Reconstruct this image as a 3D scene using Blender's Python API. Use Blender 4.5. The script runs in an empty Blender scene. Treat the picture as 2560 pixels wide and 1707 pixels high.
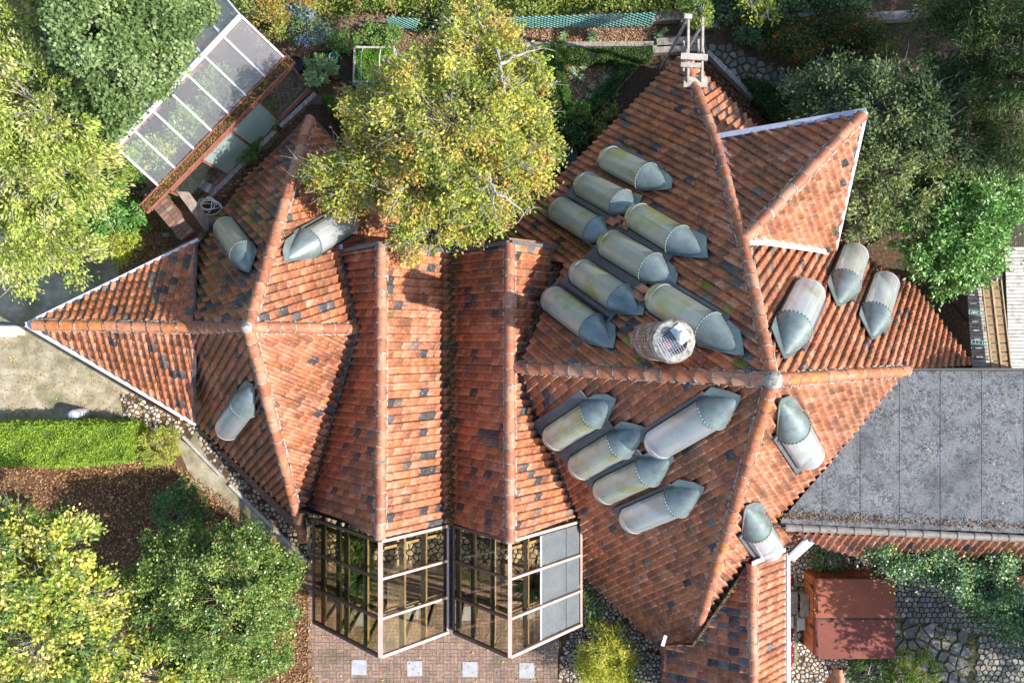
import bpy, math, random, numpy as np
from mathutils import Vector, Matrix
R = random.Random(7); NR = np.random.RandomState(7)
SC = bpy.context.scene; C = SC.collection
# ---------------------------------------------------------------- camera, light, exposure
H = 24.0
K = 2*H*(18/28)/2560
CAM = Vector((0, 0, H))
cam = bpy.data.cameras.new('camera'); co = bpy.data.objects.new('camera', cam); C.objects.link(co)
cam.lens = 28; cam.sensor_width = 36; cam.clip_end = 400; co.location = CAM; co.rotation_euler = (0, 0, 0)
SC.camera = co
LIGHT = Vector((-1, .25, -.87)).normalized()
wd = bpy.data.worlds.new('World'); SC.world = wd; wd.use_nodes = True
nt = wd.node_tree; bg = nt.nodes['Background']
sk = nt.nodes.new('ShaderNodeTexSky'); sk.sky_type = 'NISHITA'; sk.sun_disc = False
sk.sun_elevation = math.asin(-LIGHT.z); sk.sun_rotation = math.atan2(-LIGHT.x, -LIGHT.y)
nt.links.new(sk.outputs[0], bg.inputs[0]); bg.inputs[1].default_value = .15
sl = bpy.data.lights.new('sun', 'SUN'); so = bpy.data.objects.new('sun', sl); C.objects.link(so)
sl.energy = 4.2; sl.angle = math.radians(.5); sl.color = (1, .95, .87)
so.rotation_euler = LIGHT.to_track_quat('-Z', 'Y').to_euler(); so.location = (20, -5, 20)
SC.view_settings.view_transform = 'Standard'; SC.view_settings.look = 'None'
SC.view_settings.exposure = 1.08; SC.view_settings.gamma = 1
SC.cycles.transparent_max_bounces = 16; SC.cycles.max_bounces = 7

# ---------------------------------------------------------------- helpers
def W(px, py, z=0.0):
    s = K*(H-z)/H
    return Vector(((px-1280)*s, (853.5-py)*s, z))
def sc(z): return K*(H-z)/H
class Pl:
    def __init__(s, a, b, c):
        s.o = a; n = (b-a).cross(c-a).normalized(); s.n = n if n.z > 0 else -n
        s.v = Vector((-s.n.x, -s.n.y, 0)); s.v = (s.v.normalized() if s.v.length > 1e-6 else Vector((0, 1, 0)))
        s.v.z = -(s.n.x*s.v.x+s.n.y*s.v.y)/s.n.z; s.v.normalize(); s.u = s.v.cross(s.n).normalized()
    def hit(s, px, py, off=0):
        d = W(px, py, 0)-CAM; o = s.o+s.n*off
        return CAM+d*((o-CAM).dot(s.n)/d.dot(s.n))
    def uv(s, p): d = p-s.o; return (d.dot(s.u), d.dot(s.v))
    def at(s, u, v, h=0): return s.o+s.u*u+s.v*v+s.n*h
    def zat(s, x, y): return s.o.z-((x-s.o.x)*s.n.x+(y-s.o.y)*s.n.y)/s.n.z

def node(nt, t, **kw):
    n = nt.nodes.new(t)
    for k, v in kw.items(): setattr(n, k, v)
    return n
MATS = {}
def mat(name, cols, scale=3, rough=.8, bump=.3, attr=False, metal=0, detail=5, spots=None, moss=None, bscale=None, spec=.35, dist=.02, stretch=None, transp=0):
    """noise ramp over world position; optional tint attribute, spots and moss layers"""
    m = bpy.data.materials.new(name); m.use_nodes = True; nt = m.node_tree; L = nt.links.new
    b = nt.nodes['Principled BSDF']; b.inputs['Roughness'].default_value = rough; b.inputs['Metallic'].default_value = metal
    b.inputs['Specular IOR Level'].default_value = spec
    g = node(nt, 'ShaderNodeNewGeometry'); pos = g.outputs['Position']
    if stretch:
        mp = node(nt, 'ShaderNodeMapping'); mp.inputs['Scale'].default_value = stretch; L(pos, mp.inputs[0]); pos = mp.outputs[0]
    n = node(nt, 'ShaderNodeTexNoise'); n.inputs['Scale'].default_value = scale; n.inputs['Detail'].default_value = detail; n.inputs['Roughness'].default_value = .65
    L(pos, n.inputs['Vector'])
    r = node(nt, 'ShaderNodeValToRGB'); e = r.color_ramp.elements
    e[0].position = cols[0][0]; e[0].color = (*cols[0][1], 1); e[1].position = cols[-1][0]; e[1].color = (*cols[-1][1], 1)
    for p_, c_ in cols[1:-1]:
        q = e.new(p_); q.color = (*c_, 1)
    L(n.outputs['Fac'], r.inputs[0]); col = r.outputs[0]
    def mix(fac, a, bb, mode='MIX'):
        x = node(nt, 'ShaderNodeMix', data_type='RGBA', blend_type=mode)
        if isinstance(fac, float): x.inputs[0].default_value = fac
        else: L(fac, x.inputs[0])
        L(a, x.inputs[6])
        if isinstance(bb, tuple): x.inputs[7].default_value = (*bb, 1)
        else: L(bb, x.inputs[7])
        return x.outputs[2]
    if attr:
        a = node(nt, 'ShaderNodeAttribute', attribute_name='tint'); col = mix(1.0, col, a.outputs['Color'], 'MULTIPLY')
    for s_, lo, hi, c_, amt in (spots or []):
        q = node(nt, 'ShaderNodeTexNoise'); q.inputs['Scale'].default_value = s_; q.inputs['Detail'].default_value = 4; L(pos, q.inputs['Vector'])
        mr = node(nt, 'ShaderNodeMapRange'); mr.inputs[1].default_value = lo; mr.inputs[2].default_value = hi; mr.inputs[4].default_value = amt
        L(q.outputs['Fac'], mr.inputs[0]); col = mix(mr.outputs[0], col, c_)
    L(col, b.inputs['Base Color'])
    if bump:
        q = node(nt, 'ShaderNodeTexNoise'); q.inputs['Scale'].default_value = bscale or scale*4; q.inputs['Detail'].default_value = 4; L(pos, q.inputs['Vector'])
        bp = node(nt, 'ShaderNodeBump'); bp.inputs['Strength'].default_value = bump; bp.inputs['Distance'].default_value = dist
        L(q.outputs['Fac'], bp.inputs['Height']); L(bp.outputs[0], b.inputs['Normal'])
    if transp:
        t = node(nt, 'ShaderNodeBsdfTransparent'); x = node(nt, 'ShaderNodeMixShader'); x.inputs[0].default_value = transp
        L(b.outputs[0], x.inputs[1]); L(t.outputs[0], x.inputs[2]); L(x.outputs[0], nt.nodes['Material Output'].inputs[0])
    MATS[name] = m; return m
def glass(name, tint, gl=.12, rough=.03, milk=0, milkcol=(.5, .5, .45), algae=None, amt=.55):
    m = bpy.data.materials.new(name); m.use_nodes = True; nt = m.node_tree; L = nt.links.new; nt.nodes.remove(nt.nodes['Principled BSDF'])
    t = node(nt, 'ShaderNodeBsdfTransparent'); t.inputs[0].default_value = (*tint, 1)
    gg = node(nt, 'ShaderNodeBsdfGlossy'); gg.inputs['Roughness'].default_value = rough
    f = node(nt, 'ShaderNodeLayerWeight'); f.inputs[0].default_value = .5
    pw = node(nt, 'ShaderNodeMath', operation='POWER'); pw.inputs[1].default_value = 4; L(f.outputs['Facing'], pw.inputs[0])
    ma = node(nt, 'ShaderNodeMath', operation='MULTIPLY_ADD'); ma.inputs[1].default_value = .5; ma.inputs[2].default_value = .02+gl*.2; L(pw.outputs[0], ma.inputs[0])
    x = node(nt, 'ShaderNodeMixShader'); L(ma.outputs[0], x.inputs[0])
    first = t.outputs[0]
    if milk:
        d = node(nt, 'ShaderNodeBsdfDiffuse'); d.inputs[0].default_value = (*milkcol, 1); tr = node(nt, 'ShaderNodeBsdfTranslucent'); tr.inputs[0].default_value = (*milkcol, 1)
        g = node(nt, 'ShaderNodeNewGeometry'); n = node(nt, 'ShaderNodeTexNoise'); n.inputs['Scale'].default_value = 1.3; n.inputs['Detail'].default_value = 4; L(g.outputs['Position'], n.inputs['Vector'])
        if algae:
            mr = node(nt, 'ShaderNodeMapRange'); mr.inputs[1].default_value = .5; mr.inputs[2].default_value = .62; mr.inputs[4].default_value = amt; L(n.outputs['Fac'], mr.inputs[0])
            mx = node(nt, 'ShaderNodeMix', data_type='RGBA'); mx.inputs[6].default_value = (*milkcol, 1); mx.inputs[7].default_value = (*algae, 1)
            L(mr.outputs[0], mx.inputs[0]); L(mx.outputs[2], d.inputs[0]); L(mx.outputs[2], tr.inputs[0])
        ad = node(nt, 'ShaderNodeMixShader'); ad.inputs[0].default_value = .45; L(d.outputs[0], ad.inputs[1]); L(tr.outputs[0], ad.inputs[2])
        y = node(nt, 'ShaderNodeMixShader'); y.inputs[0].default_value = milk; L(t.outputs[0], y.inputs[1]); L(ad.outputs[0], y.inputs[2])
        n2 = node(nt, 'ShaderNodeTexNoise'); n2.inputs['Scale'].default_value = 5; n2.inputs['Detail'].default_value = 5; L(g.outputs['Position'], n2.inputs['Vector'])
        mr2 = node(nt, 'ShaderNodeMapRange'); mr2.inputs[1].default_value = .3; mr2.inputs[2].default_value = .7; mr2.inputs[3].default_value = milk*.93; mr2.inputs[4].default_value = min(1, milk*1.06)
        L(n2.outputs['Fac'], mr2.inputs[0]); L(mr2.outputs[0], y.inputs[0])
        first = y.outputs[0]
    L(first, x.inputs[1]); L(gg.outputs[0], x.inputs[2]); L(x.outputs[0], nt.nodes['Material Output'].inputs[0])
    MATS[name] = m; return m
def leafmat(name, trans=.3, rough=.55, spec=.3):
    m = bpy.data.materials.new(name); m.use_nodes = True; nt = m.node_tree; L = nt.links.new
    b = nt.nodes['Principled BSDF']; b.inputs['Roughness'].default_value = rough; b.inputs['Specular IOR Level'].default_value = spec
    a = node(nt, 'ShaderNodeAttribute', attribute_name='tint'); L(a.outputs['Color'], b.inputs['Base Color'])
    t = node(nt, 'ShaderNodeBsdfTranslucent'); L(a.outputs['Color'], t.inputs[0])
    x = node(nt, 'ShaderNodeMixShader'); x.inputs[0].default_value = trans
    L(b.outputs[0], x.inputs[1]); L(t.outputs[0], x.inputs[2]); L(x.outputs[0], nt.nodes['Material Output'].inputs[0])
    MATS[name] = m; return m

def wloc(o):
    v = Vector((0, 0, 0))
    while o is not None: v = v+o.location; o = o.parent
    return v
def thing(name, label, cat, loc=(0, 0, 0), group=None):
    o = bpy.data.objects.new(name, None); C.objects.link(o); o.location = loc; o.empty_display_size = .3
    o['label'] = label; o['category'] = cat
    if group: o['group'] = group
    return o
def tag(o, label, cat, group=None):
    o['label'] = label; o['category'] = cat
    if group: o['group'] = group
    return o
def kind(o, k): o['kind'] = k; return o
class MB:
    def __init__(s): s.v = []; s.f = []; s.t = []; s.cur = (1, 1, 1)
    def add(s, vs, fs, tint=None):
        n = len(s.v); s.v += [tuple(v) for v in vs]; s.f += [tuple(i+n for i in f) for f in fs]; s.t += [tint or s.cur]*len(vs); return s
    def frame(s, c, ax, ay, az, sx, sy, sz, tint=None, bev=0):
        vs = [c+ax*(a*sx/2)+ay*(b*sy/2)+az*(d*sz/2) for d in (-1, 1) for a, b in ((-1, -1), (1, -1), (1, 1), (-1, 1))]
        return s.add(vs, [(3, 2, 1, 0), (4, 5, 6, 7), (0, 1, 5, 4), (1, 2, 6, 5), (2, 3, 7, 6), (3, 0, 4, 7)], tint)
    def box(s, c, sx, sy, sz, rot=0, tint=None):
        a = Vector((math.cos(rot), math.sin(rot), 0)); return s.frame(Vector(c), a, Vector((-a.y, a.x, 0)), Vector((0, 0, 1)), sx, sy, sz, tint)
    def beam(s, p, q, w, h, up=Vector((0, 0, 1)), tint=None):
        a = (q-p); l = a.length; a = a/l; b = up.cross(a)
        if b.length < 1e-4: b = Vector((1, 0, 0)).cross(a)
        b.normalize(); c = a.cross(b); return s.frame((p+q)/2, a, b, c, l, w, h, tint)
    def tube(s, p, q, r, r1=None, n=6, tint=None, cap=True):
        r1 = r if r1 is None else r1; a = (q-p).normalized(); b = a.orthogonal().normalized(); c = a.cross(b)
        vs = [p+(b*math.cos(t)+c*math.sin(t))*r for t in [2*math.pi*i/n for i in range(n)]]+[q+(b*math.cos(t)+c*math.sin(t))*r1 for t in [2*math.pi*i/n for i in range(n)]]
        fs = [(i, (i+1) % n, (i+1) % n+n, i+n) for i in range(n)]
        if cap: fs += [tuple(range(n-1, -1, -1)), tuple(range(n, 2*n))]
        return s.add(vs, fs, tint)
    def path(s, ps, r, n=5, taper=1.0, tint=None):
        m = len(ps)
        for i in range(m-1): s.tube(ps[i], ps[i+1], r*(1-(1-taper)*i/(m-1)), r*(1-(1-taper)*(i+1)/(m-1)), n, tint, False)
        return s
    def prism(s, poly, down, tint=None):
        n = len(poly); poly = [Vector(p) for p in poly]
        if sum(poly[i].x*poly[(i+1) % n].y-poly[(i+1) % n].x*poly[i].y for i in range(n)) < 0: poly = poly[::-1]
        d = down if isinstance(down, Vector) else Vector((0, 0, -down))
        return s.add(poly+[p+d for p in poly], [tuple(range(n)), tuple(range(2*n-1, n-1, -1))]+[(i, i+n, (i+1) % n+n, (i+1) % n) for i in range(n)], tint)
    def lathe(s, c, prof, n=16, tint=None, ax=None):
        vs = []; fs = []
        for r, z in prof:
            for i in range(n):
                t = 2*math.pi*i/n; vs.append(Vector((c[0]+r*math.cos(t), c[1]+r*math.sin(t), c[2]+z)))
        for j in range(len(prof)-1):
            for i in range(n): fs.append((j*n+i, j*n+(i+1) % n, (j+1)*n+(i+1) % n, (j+1)*n+i))
        return s.add(vs, fs, tint)
    def build(s, name, m, parent=None, smooth=False):
        me = bpy.data.meshes.new(name); off = wloc(parent) if parent else Vector((0, 0, 0))
        me.from_pydata([(v[0]-off.x, v[1]-off.y, v[2]-off.z) for v in s.v], [], s.f)
        if any(t != (1, 1, 1) for t in s.t):
            a = me.color_attributes.new('tint', 'FLOAT_COLOR', 'POINT'); a.data.foreach_set('color', np.array([(*t, 1) for t in s.t], 'f').ravel())
        else:
            a = me.color_attributes.new('tint', 'FLOAT_COLOR', 'POINT'); a.data.foreach_set('color', np.ones(len(s.v)*4, 'f'))
        if smooth: me.polygons.foreach_set('use_smooth', [True]*len(me.polygons))
        me.materials.append(m if not isinstance(m, str) else MATS[m]); me.update()
        o = bpy.data.objects.new(name, me); C.objects.link(o)
        if parent: o.parent = parent
        return o
def recentre(o):
    """put the origin of a top-level mesh at its own base"""
    me = o.data; n = len(me.vertices); a = np.empty(n*3, 'f'); me.vertices.foreach_get('co', a); a = a.reshape(-1, 3)
    c = np.array([a[:, 0].mean(), a[:, 1].mean(), a[:, 2].min()], 'f'); me.vertices.foreach_set('co', (a-c).ravel()); o.location = [float(x) for x in c]; me.update(); return o

def inpoly(x, y, P):
    c = False; n = len(P)
    for i in range(n):
        x1, y1 = P[i][0], P[i][1]; x2, y2 = P[i-1][0], P[i-1][1]
        if (y1 > y) != (y2 > y) and x < (x2-x1)*(y-y1)/(y2-y1)+x1: c = not c
    return c
def inpoly_np(X, Y, P):
    c = np.zeros(len(X), bool); n = len(P)
    for i in range(n):
        x1, y1 = P[i][0], P[i][1]; x2, y2 = P[i-1][0], P[i-1][1]
        if y1 == y2: continue
        c ^= ((y1 > Y) != (y2 > Y)) & (X < (x2-x1)*(Y-y1)/(y2-y1)+x1)
    return c
def clip_half(poly, a, b):
    """keep the part of poly left of a->b"""
    out = []; n = len(poly); ex, ey = b[0]-a[0], b[1]-a[1]
    d = [ex*(p[1]-a[1])-ey*(p[0]-a[0]) for p in poly]
    for i in range(n):
        j = (i+1) % n
        if d[i] >= 0: out.append(poly[i])
        if (d[i] >= 0) != (d[j] >= 0):
            t = d[i]/(d[i]-d[j]); out.append((poly[i][0]+(poly[j][0]-poly[i][0])*t, poly[i][1]+(poly[j][1]-poly[i][1])*t))
    return out

# ---------------------------------------------------------------- materials
mat('tile', [(.3, (.66, .62, .6)), (.52, (1.02, 1.0, .97)), (.72, (1.32, 1.32, 1.3))], 5, .62, .35, attr=True, spec=.4, dist=.008, bscale=40,
    detail=7, spots=[(1.0, .50, .72, (.06, .045, .024), .5), (7, .56, .70, (.09, .045, .03), .6), (16, .60, .68, (.06, .04, .028), .5), (2.3, .60, .70, (.09, .085, .02), .45), (22, .62, .69, (.46, .42, .36), .75)])
mat('ridge', [(.3, (.6, .55, .52)), (.6, (1, .97, .95)), (.8, (1.15, 1.15, 1.1))], 7, .6, .3, attr=True, dist=.006, bscale=40, spots=[(6, .58, .7, (.06, .04, .03), .5), (22, .68, .74, (.45, .43, .38), .5)])
mat('mortar', [(.3, (.20, .19, .16)), (.7, (.44, .42, .37))], 14, .9, .6, spots=[(9, .5, .66, (.07, .055, .04), .8)])
mat('well', [(.3, (.16, .17, .18)), (.48, (.38, .40, .40)), (.7, (.62, .62, .56))], 1.4, .9, 0, detail=2)
mat('deck', [(.3, (.02, .015, .012)), (.7, (.05, .03, .025))], 4, .9, 0)
mat('lead', [(.3, (.045, .05, .055)), (.7, (.11, .12, .13))], 3, .6, .2, spots=[(14, .55, .65, (.10, .055, .02), .7)])
mat('slatelead', [(.3, (.07, .075, .08)), (.7, (.13, .135, .14))], 3, .5, .2)
mat('zinc', [(.3, (.11, .145, .145)), (.5, (.17, .21, .205)), (.75, (.27, .31, .295))], 2.2, .42, .18, metal=.35, spec=.5, detail=7, spots=[(30, .66, .7, (.42, .42, .4), .6), (4, .55, .75, (.08, .10, .085), .6)])
mat('white_metal', [(.3, (.5, .53, .6)), (.7, (.72, .74, .8))], 3, .45, .05, spots=[(9, .6, .7, (.25, .24, .2), .4)])
mat('white_paint', [(.3, (.62, .62, .62)), (.7, (.8, .8, .8))], 3, .5, .05)
mat('pink_frame', [(.3, (.42, .28, .23)), (.7, (.55, .38, .32))], 3, .5, .1)
mat('brown_frame', [(.3, (.09, .055, .04)), (.7, (.16, .09, .07))], 3, .55, .1)
mat('red_frame', [(.3, (.25, .09, .06)), (.7, (.4, .16, .11))], 5, .55, .1)
mat('tan_wood', [(.3, (.26, .17, .08)), (.7, (.42, .30, .15))], 6, .6, .1)
mat('dark_wood', [(.3, (.015, .012, .01)), (.7, (.04, .03, .025))], 6, .6, .1)
mat('brick', [(.3, (.62, .6, .58)), (.7, (1.15, 1.1, 1.05))], 18, .85, .4, attr=True, dist=.004, bscale=60, spots=[(1.2, .52, .68, (.06, .065, .03), .5)])
mat('brick_wall', [(.3, (.13, .06, .04)), (.5, (.24, .12, .08)), (.7, (.32, .2, .15))], 9, .9, .4, stretch=(1, 1, 3))
mat('plaster', [(.3, (.4, .38, .34)), (.7, (.6, .58, .53))], 3, .9, .1)
mat('old_plaster', [(.3, (.16, .12, .09)), (.5, (.28, .22, .18)), (.7, (.38, .31, .26))], 5, .9, .2)
mat('bark', [(.3, (.16, .145, .12)), (.7, (.42, .40, .36))], 12, .9, .3)
mat('dark_bark', [(.3, (.05, .04, .03)), (.7, (.14, .11, .08))], 12, .9, .3)
mat('soil', [(.3, (.022, .016, .011)), (.5, (.07, .045, .028)), (.62, (.13, .075, .04)), (.78, (.2, .13, .08))], 12, .95, .8, spots=[(60, .58, .62, (.25, .12, .05), .7), (.8, .5, .65, (.03, .035, .015), .5)], dist=.03)
mat('litter', [(.3, (.05, .028, .016)), (.48, (.14, .07, .035)), (.6, (.25, .13, .07)), (.78, (.36, .22, .13))], 26, .95, .9, spots=[(1.2, .52, .66, (.05, .04, .02), .5)], dist=.03)
mat('bed_soil', [(.3, (.09, .055, .038)), (.55, (.2, .13, .10)), (.75, (.3, .21, .17))], 16, .95, .7, spots=[(50, .6, .64, (.38, .24, .14), .7)], dist=.03)
mat('yard', [(.28, (.15, .125, .08)), (.48, (.29, .25, .17)), (.6, (.38, .33, .24)), (.75, (.5, .44, .34))], 2.4, .95, .5, spots=[(1.0, .5, .64, (.13, .125, .055), .75), (70, .62, .66, (.5, .45, .35), .5)], dist=.02, bscale=60)
mat('felt', [(.3, (.085, .09, .1)), (.5, (.15, .155, .165)), (.7, (.22, .225, .235))], 1.6, .9, .4, detail=8, bscale=90, dist=.01, spots=[(.7, .5, .62, (.07, .074, .085), .7), (34, .50, .56, (.035, .037, .045), .85), (10, .54, .60, (.045, .047, .055), .75), (2.4, .45, .62, (.16, .165, .17), .5), (70, .66, .7, (.28, .27, .25), .6)])
mat('joint', [(.3, (.035, .035, .018)), (.7, (.09, .095, .035))], 9, .95, .4, spots=[(3, .5, .6, (.06, .075, .02), .7)])
mat('stone', [(.3, (.72, .7, .68)), (.7, (1.12, 1.1, 1.06))], 20, .8, .3, attr=True, dist=.006, bscale=60)
mat('slab', [(.3, (.27, .28, .3)), (.7, (.4, .41, .42))], 6, .8, .2)
mat('greywood', [(.3, (.16, .14, .12)), (.5, (.3, .28, .25)), (.75, (.5, .48, .45))], 5, .85, .3, stretch=(3, 1, 1), attr=True)
mat('palewood', [(.3, (.2, .19, .17)), (.5, (.38, .36, .33)), (.7, (.52, .5, .46))], 5, .85, .3, attr=True, detail=8)
mat('cover', [(.3, (.17, .055, .03)), (.7, (.24, .08, .045))], 1.8, .6, .06, spec=.25, attr=True)
mat('cabinet', [(.3, (.26, .07, .03)), (.7, (.42, .13, .05))], 14, .45, .1, stretch=(1, 1, .1))
mat('black', [(.3, (.012, .012, .014)), (.7, (.03, .03, .035))], 4, .5, .05)
mat('dark_water', [(.3, (.006, .008, .008)), (.7, (.012, .014, .012))], 2, .05, 0)
mat('red_mat', [(.3, (.16, .008, .015)), (.7, (.24, .012, .025))], 5, .9, .3)
mat('tealwire', [(.3, (.10, .26, .22)), (.7, (.2, .42, .36))], 5, .6, 0)
mat('grey_metal', [(.3, (.42, .43, .5)), (.7, (.56, .57, .64))], 5, .4, .05, metal=.3)
mat('terracotta', [(.3, (.35, .14, .08)), (.7, (.5, .22, .13))], 6, .8, .2)
mat('core', [(.3, (.008, .012, .004)), (.7, (.02, .03, .01))], 6, .95, 0)
mat('grasscore', [(.3, (.05, .085, .01)), (.7, (.10, .16, .02))], 12, .95, .5)
mat('teal', [(.3, (.02, .35, .4)), (.7, (.03, .45, .5))], 2, .5, 0)
mat('amber', [(.3, (.20, .12, .045)), (.7, (.30, .19, .08))], 3, .25, .05, spec=.5)
mat('fabric', [(.3, (.22, .28, .40)), (.7, (.28, .34, .47))], 3, .85, 0, transp=.5)
glass('clear_glass', (.93, .95, .94), .10, milk=.08, milkcol=(.35, .4, .38))
glass('brown_glass', (.95, .93, .87), .05)
glass('dark_glass', (.86, .84, .74), .05)
glass('frosted', (.96, .95, .96), .2, .25, milk=.075, milkcol=(.85, .82, .86))
glass('mint_glass', (.9, .95, .93), .5, .3, milk=.75, milkcol=(.62, .76, .72))
glass('poly_a', (.75, .75, .68), .5, .22, milk=.52, milkcol=(.82, .84, .70), algae=(.60, .60, .10), amt=.8)
glass('poly_b', (.8, .82, .85), .5, .22, milk=.50, milkcol=(.84, .87, .88), algae=(.70, .70, .40), amt=.6)
leafmat('leaf', .38); leafmat('gloss_leaf', .2, .35, .5); leafmat('litter_leaf', .1, .8, .2)

# ---------------------------------------------------------------- foliage
LEAFGAIN = 1.35
def leafmesh(name, P, size, palette, m='leaf', parent=None, up=.55, asp=.5, tintseed=None, dirs=None, varsize=.35):
    """P (n,3) leaf positions -> one mesh of folded four-sided leaves"""
    n = len(P); a = NR.normal(size=(n, 3)); a[:, 2] *= .5
    if dirs is not None: a = a*.45+dirs
    a /= np.linalg.norm(a, axis=1)[:, None]
    nn = NR.normal(size=(n, 3))*(1-up)+np.array([0, 0, up]); nn -= a*np.sum(nn*a, 1)[:, None]; nn /= np.linalg.norm(nn, axis=1)[:, None]+1e-9
    b = np.cross(nn, a); l = size*(1+varsize*NR.uniform(-1, 1, n))[:, None]
    v = np.empty((n, 4, 3), 'f'); v[:, 0] = P-a*l*.5; v[:, 1] = P+b*l*asp*.5+nn*l*.08; v[:, 2] = P+a*l*.5; v[:, 3] = P-b*l*asp*.5+nn*l*.08
    pal = np.array(palette); idx = NR.randint(0, len(pal), n)
    if tintseed is not None: idx = np.where(NR.rand(n) < .65, tintseed % len(pal), idx)
    col = pal[idx]*NR.uniform(.7, 1.25, n)[:, None]*(1.0 if m == 'litter_leaf' else LEAFGAIN)
    off = wloc(parent) if parent else Vector((0, 0, 0)); v -= np.array(off, 'f')
    me = bpy.data.meshes.new(name); me.vertices.add(n*4); me.vertices.foreach_set('co', v.ravel()); me.loops.add(n*4); me.loops.foreach_set('vertex_index', np.arange(n*4, dtype='i'))
    me.polygons.add(n); me.polygons.foreach_set('loop_start', np.arange(0, n*4, 4, dtype='i')); me.polygons.foreach_set('loop_total', np.full(n, 4, 'i')); me.update(calc_edges=True)
    ca = me.color_attributes.new('tint', 'FLOAT_COLOR', 'POINT'); c4 = np.ones((n, 4, 4), 'f'); c4[:, :, :3] = col[:, None, :]; ca.data.foreach_set('color', c4.ravel())
    me.materials.append(MATS[m]); o = bpy.data.objects.new(name, me); C.objects.link(o)
    if parent: o.parent = parent
    return o
def tree(name, label, cat, blobs, palette, leaf, n, trunk, clump=.32, m='leaf', bark='bark', group=None, twigs=1.0, tr=.14, berries=None, shell=.72, asp=.5, up=.55, droop=.6, crown='crown', fine=0):
    """blobs: (px,py,z,radius px, height m)"""
    base = W(trunk[0], trunk[1], 0); t = thing(name, label, cat, base, group)
    cen = []; B = []
    for (px, py, z, rp, hz) in blobs: c = W(px, py, z); B.append((c, rp*sc(z), hz)); 
    areas = np.array([b[1]**2 for b in B]); tot = areas.sum(); wood = MB(); zt = min(b[0].z for b in B)*.55; top = base+Vector((0, 0, max(zt, .25)))
    wood.path([base, base*.5+top*.5+Vector((.05, .04, 0)), top], tr, 7, .75)
    Ps = []; seeds = []; Ds = []
    for bi, (c, r, hz) in enumerate(B):
        nc = max(6, int(3.0*r*r/(clump*clump)*1.25)); j = (top*.5+c*.5)+Vector((R.uniform(-.2, .2), R.uniform(-.2, .2), -.1*r))
        wood.path([top, j, c-Vector((0, 0, hz*.2))], tr*.55, 5, .45)
        nl = int(n*areas[bi]/tot)
        th = NR.uniform(0, 2*math.pi, nc); cz = NR.uniform(-.35, 1, nc); rad = NR.uniform(shell, 1.05, nc)*np.where(NR.rand(nc) < .08, 1.13, 1); sz = np.sqrt(1-cz*cz)
        Cc = np.stack([c.x+r*rad*sz*np.cos(th), c.y+r*rad*sz*np.sin(th), c.z+hz*rad*cz], 1); Cc[:, 2] = np.maximum(Cc[:, 2], .15)
        csz = clump*NR.uniform(.55, 1.25, nc)
        k = NR.choice(nc, nl, p=csz**2/np.sum(csz**2)); P = Cc[k]+NR.normal(size=(nl, 3))*csz[k][:, None]*np.array([.5, .5, .32]); P[:, 2] = np.maximum(P[:, 2], .05)
        Ps.append(P); seeds.append(k+bi*3); d = P-np.array([c.x, c.y, c.z+hz*.2]); d /= np.linalg.norm(d, axis=1)[:, None]+1e-6; d[:, 2] -= .25; Ds.append(d*droop)
        for q in range(int(nc*.55*twigs)):
            e = Vector([float(x) for x in Cc[q]]); mid = c.lerp(e, .5)+Vector((R.uniform(-.2, .2), R.uniform(-.2, .2), R.uniform(0, .15)))
            wood.path([c-Vector((0, 0, hz*.15)), mid, e+Vector((0, 0, .03))], .022, 4, .3)
        for q in range(int(nc*fine)):
            i = R.randrange(nc); e = Vector([float(x) for x in Cc[i]])+Vector((0, 0, csz[i]*.3)); dv = (e-c).normalized()
            p1 = e+Vector((R.uniform(-.3, .3), R.uniform(-.3, .3), R.uniform(-.02, .15))); p2 = p1+dv*R.uniform(.1, .3)+Vector((R.uniform(-.2, .2), R.uniform(-.2, .2), R.uniform(0, .1)))
            wood.path([e-dv*.3, p1, p2], .011, 3, .3)
    P = np.concatenate(Ps); lm = leafmesh(crown, P, leaf, palette, m, t, up, asp, np.concatenate(seeds), np.concatenate(Ds))
    lm['kind'] = 'stuff'
    wood.build('trunk', bark, t)
    if berries:
        k = NR.choice(len(P), berries[0]*6); k = k[P[k][:, 2] > np.median(P[:, 2])][:berries[0]]
        kind(leafmesh('berries', P[k]+np.array([0, 0, .06]), berries[2], [berries[1]], 'gloss_leaf', t, .8, .9), 'stuff')
    return t
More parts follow.
